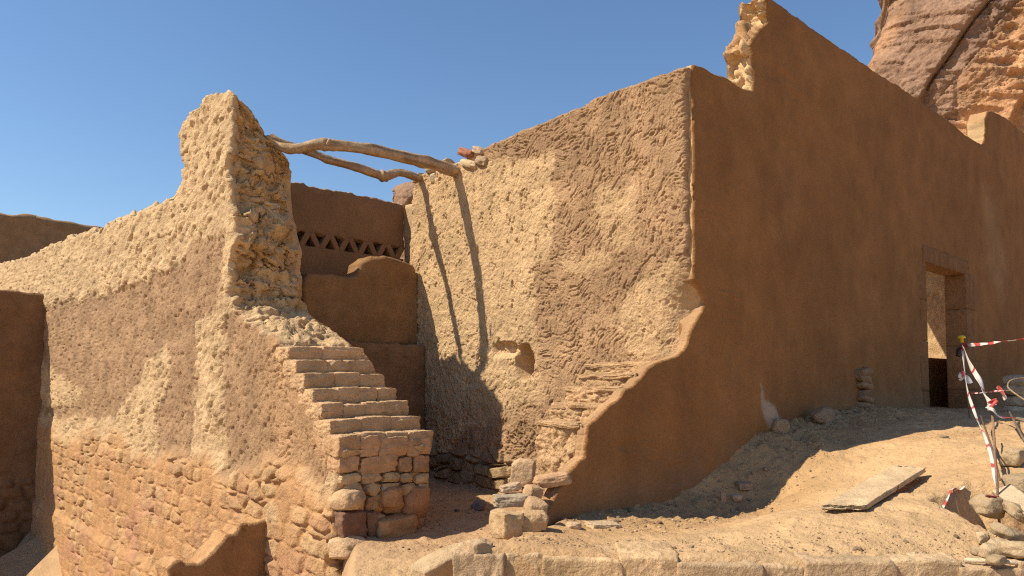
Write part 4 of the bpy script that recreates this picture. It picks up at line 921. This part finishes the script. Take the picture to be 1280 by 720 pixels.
# ================================================================== PEBBLES
rs = np.random.RandomState(77); protos = []
for k in range(7):
    v, f = rock_geo((0, 0, 0), (1, .8, .55), (0, 0, 0), 1100+k, 6, .35, .16)
    col = [(.55, .38, .23), (.42, .30, .2), (.6, .45, .3), (.34, .24, .17), (.5, .33, .2), (.62, .46, .28), (.45, .27, .17)][k]
    protos.append((v, f, np.array(col)))
meshes = []
def pebble(p, s, k, label, group):
    if len(meshes) <= k or meshes[k] is None:
        while len(meshes) <= k: meshes.append(None)
        o = make('pebble', protos[k][0], protos[k][1], protos[k][2], STONE(), loc=np.zeros(3)); meshes[k] = o.data
    else:
        o = bpy.data.objects.new('pebble', meshes[k]); COL.objects.link(o)
    o.location = tuple(p); o.scale = (s, s, s); o.rotation_euler = (.3*rs.randn(), .3*rs.randn(), rs.rand()*6.28)
    tag(o, label, 'pebble', group)
n = 0
while n < 150:
    m = rs.rand()
    if m < .40:   # along the kerb top
        tt = rs.rand()*Lk; p = KA+ed*tt+en*(.02+.30*rs.rand()**1.5); s = .012+.022*rs.rand()**2; lb, g = 'small pebble scattered on the dusty lip behind the block wall', 'pebbles along the front lip'
    elif m < .80:  # foot of the shaded wall
        p = uv(4.1+rs.rand()*5.5, DS-.06-.45*rs.rand()**1.4); s = .02+.05*rs.rand()**2; lb, g = 'clod or pebble in the debris along the foot of the smooth shaded wall', 'debris pebbles along the shaded wall'
    elif m < .9:
        p = uv(3.4+1.3*rs.rand(), 4.6+3.0*rs.rand()); s = .02+.035*rs.rand()**2; lb, g = 'pebble on the alley floor beside the stair', 'pebbles in the alley'
    else:
        p = onz(900+rs.rand()*330, 560+rs.rand()*120, -.75); s = .008+.015*rs.rand()**2; lb, g = 'tiny pebble on the open sand of the terrace', 'pebbles on the open sand'
    p = np.array(p); p[2] = gzs(p[0], p[1])+s*.12; pebble(p, s, rs.randint(7), lb, g); n += 1

gv, gf, gc = [], [], []; oo = 0; small = []
for k in range(8):
    small.append(rock_geo((0, 0, 0), (1, .8, .6), (0, 0, 0), 1200+k, 3, .3, .15))
GP = []
for i in range(5200):
    m = rs.rand()
    if m < .22: tt = rs.rand()*Lk; p = KA+ed*tt+en*(.0+.4*rs.rand()**1.6); sz = .004+.012*rs.rand()**3
    elif m < .55: p = uv(3.9+rs.rand()*6.5, DS-.04-.75*rs.rand()**1.7); sz = .006+.022*rs.rand()**3
    elif m < .72: p = uv(3.2+2.3*rs.rand(), 4.2+4.0*rs.rand()); sz = .006+.020*rs.rand()**3
    else: p = uv(4+5*rs.rand(), 1.2+2.6*rs.rand()); sz = .004+.011*rs.rand()**3
    GP.append((p[0], p[1], sz))
GP = np.array(GP); GZ = gz(GP[:, 0], GP[:, 1])
for (px_, py_, sz), zz in zip(GP, GZ):
    v, f = small[rs.randint(8)]; a_ = rs.rand()*6.28; ca_, sa_ = math.cos(a_), math.sin(a_)
    q = v*sz; q = np.c_[q[:, 0]*ca_-q[:, 1]*sa_, q[:, 0]*sa_+q[:, 1]*ca_, q[:, 2]]+np.array([px_, py_, zz+sz*.15])
    gv.append(q); gf.append(f+oo); gc.append(np.tile(np.array((.50, .34, .2))*(.5+.75*rs.rand()), (len(v), 1))); oo += len(v)
tag(make('gravel', np.vstack(gv), np.vstack(gf), np.vstack(gc), STONE(), loc=np.zeros(3)), 'fine stony grit strewn over the sandy ground', 'gravel', kind='stuff')

for o in list(bpy.data.objects):
    if '_o' in o: del o['_o']
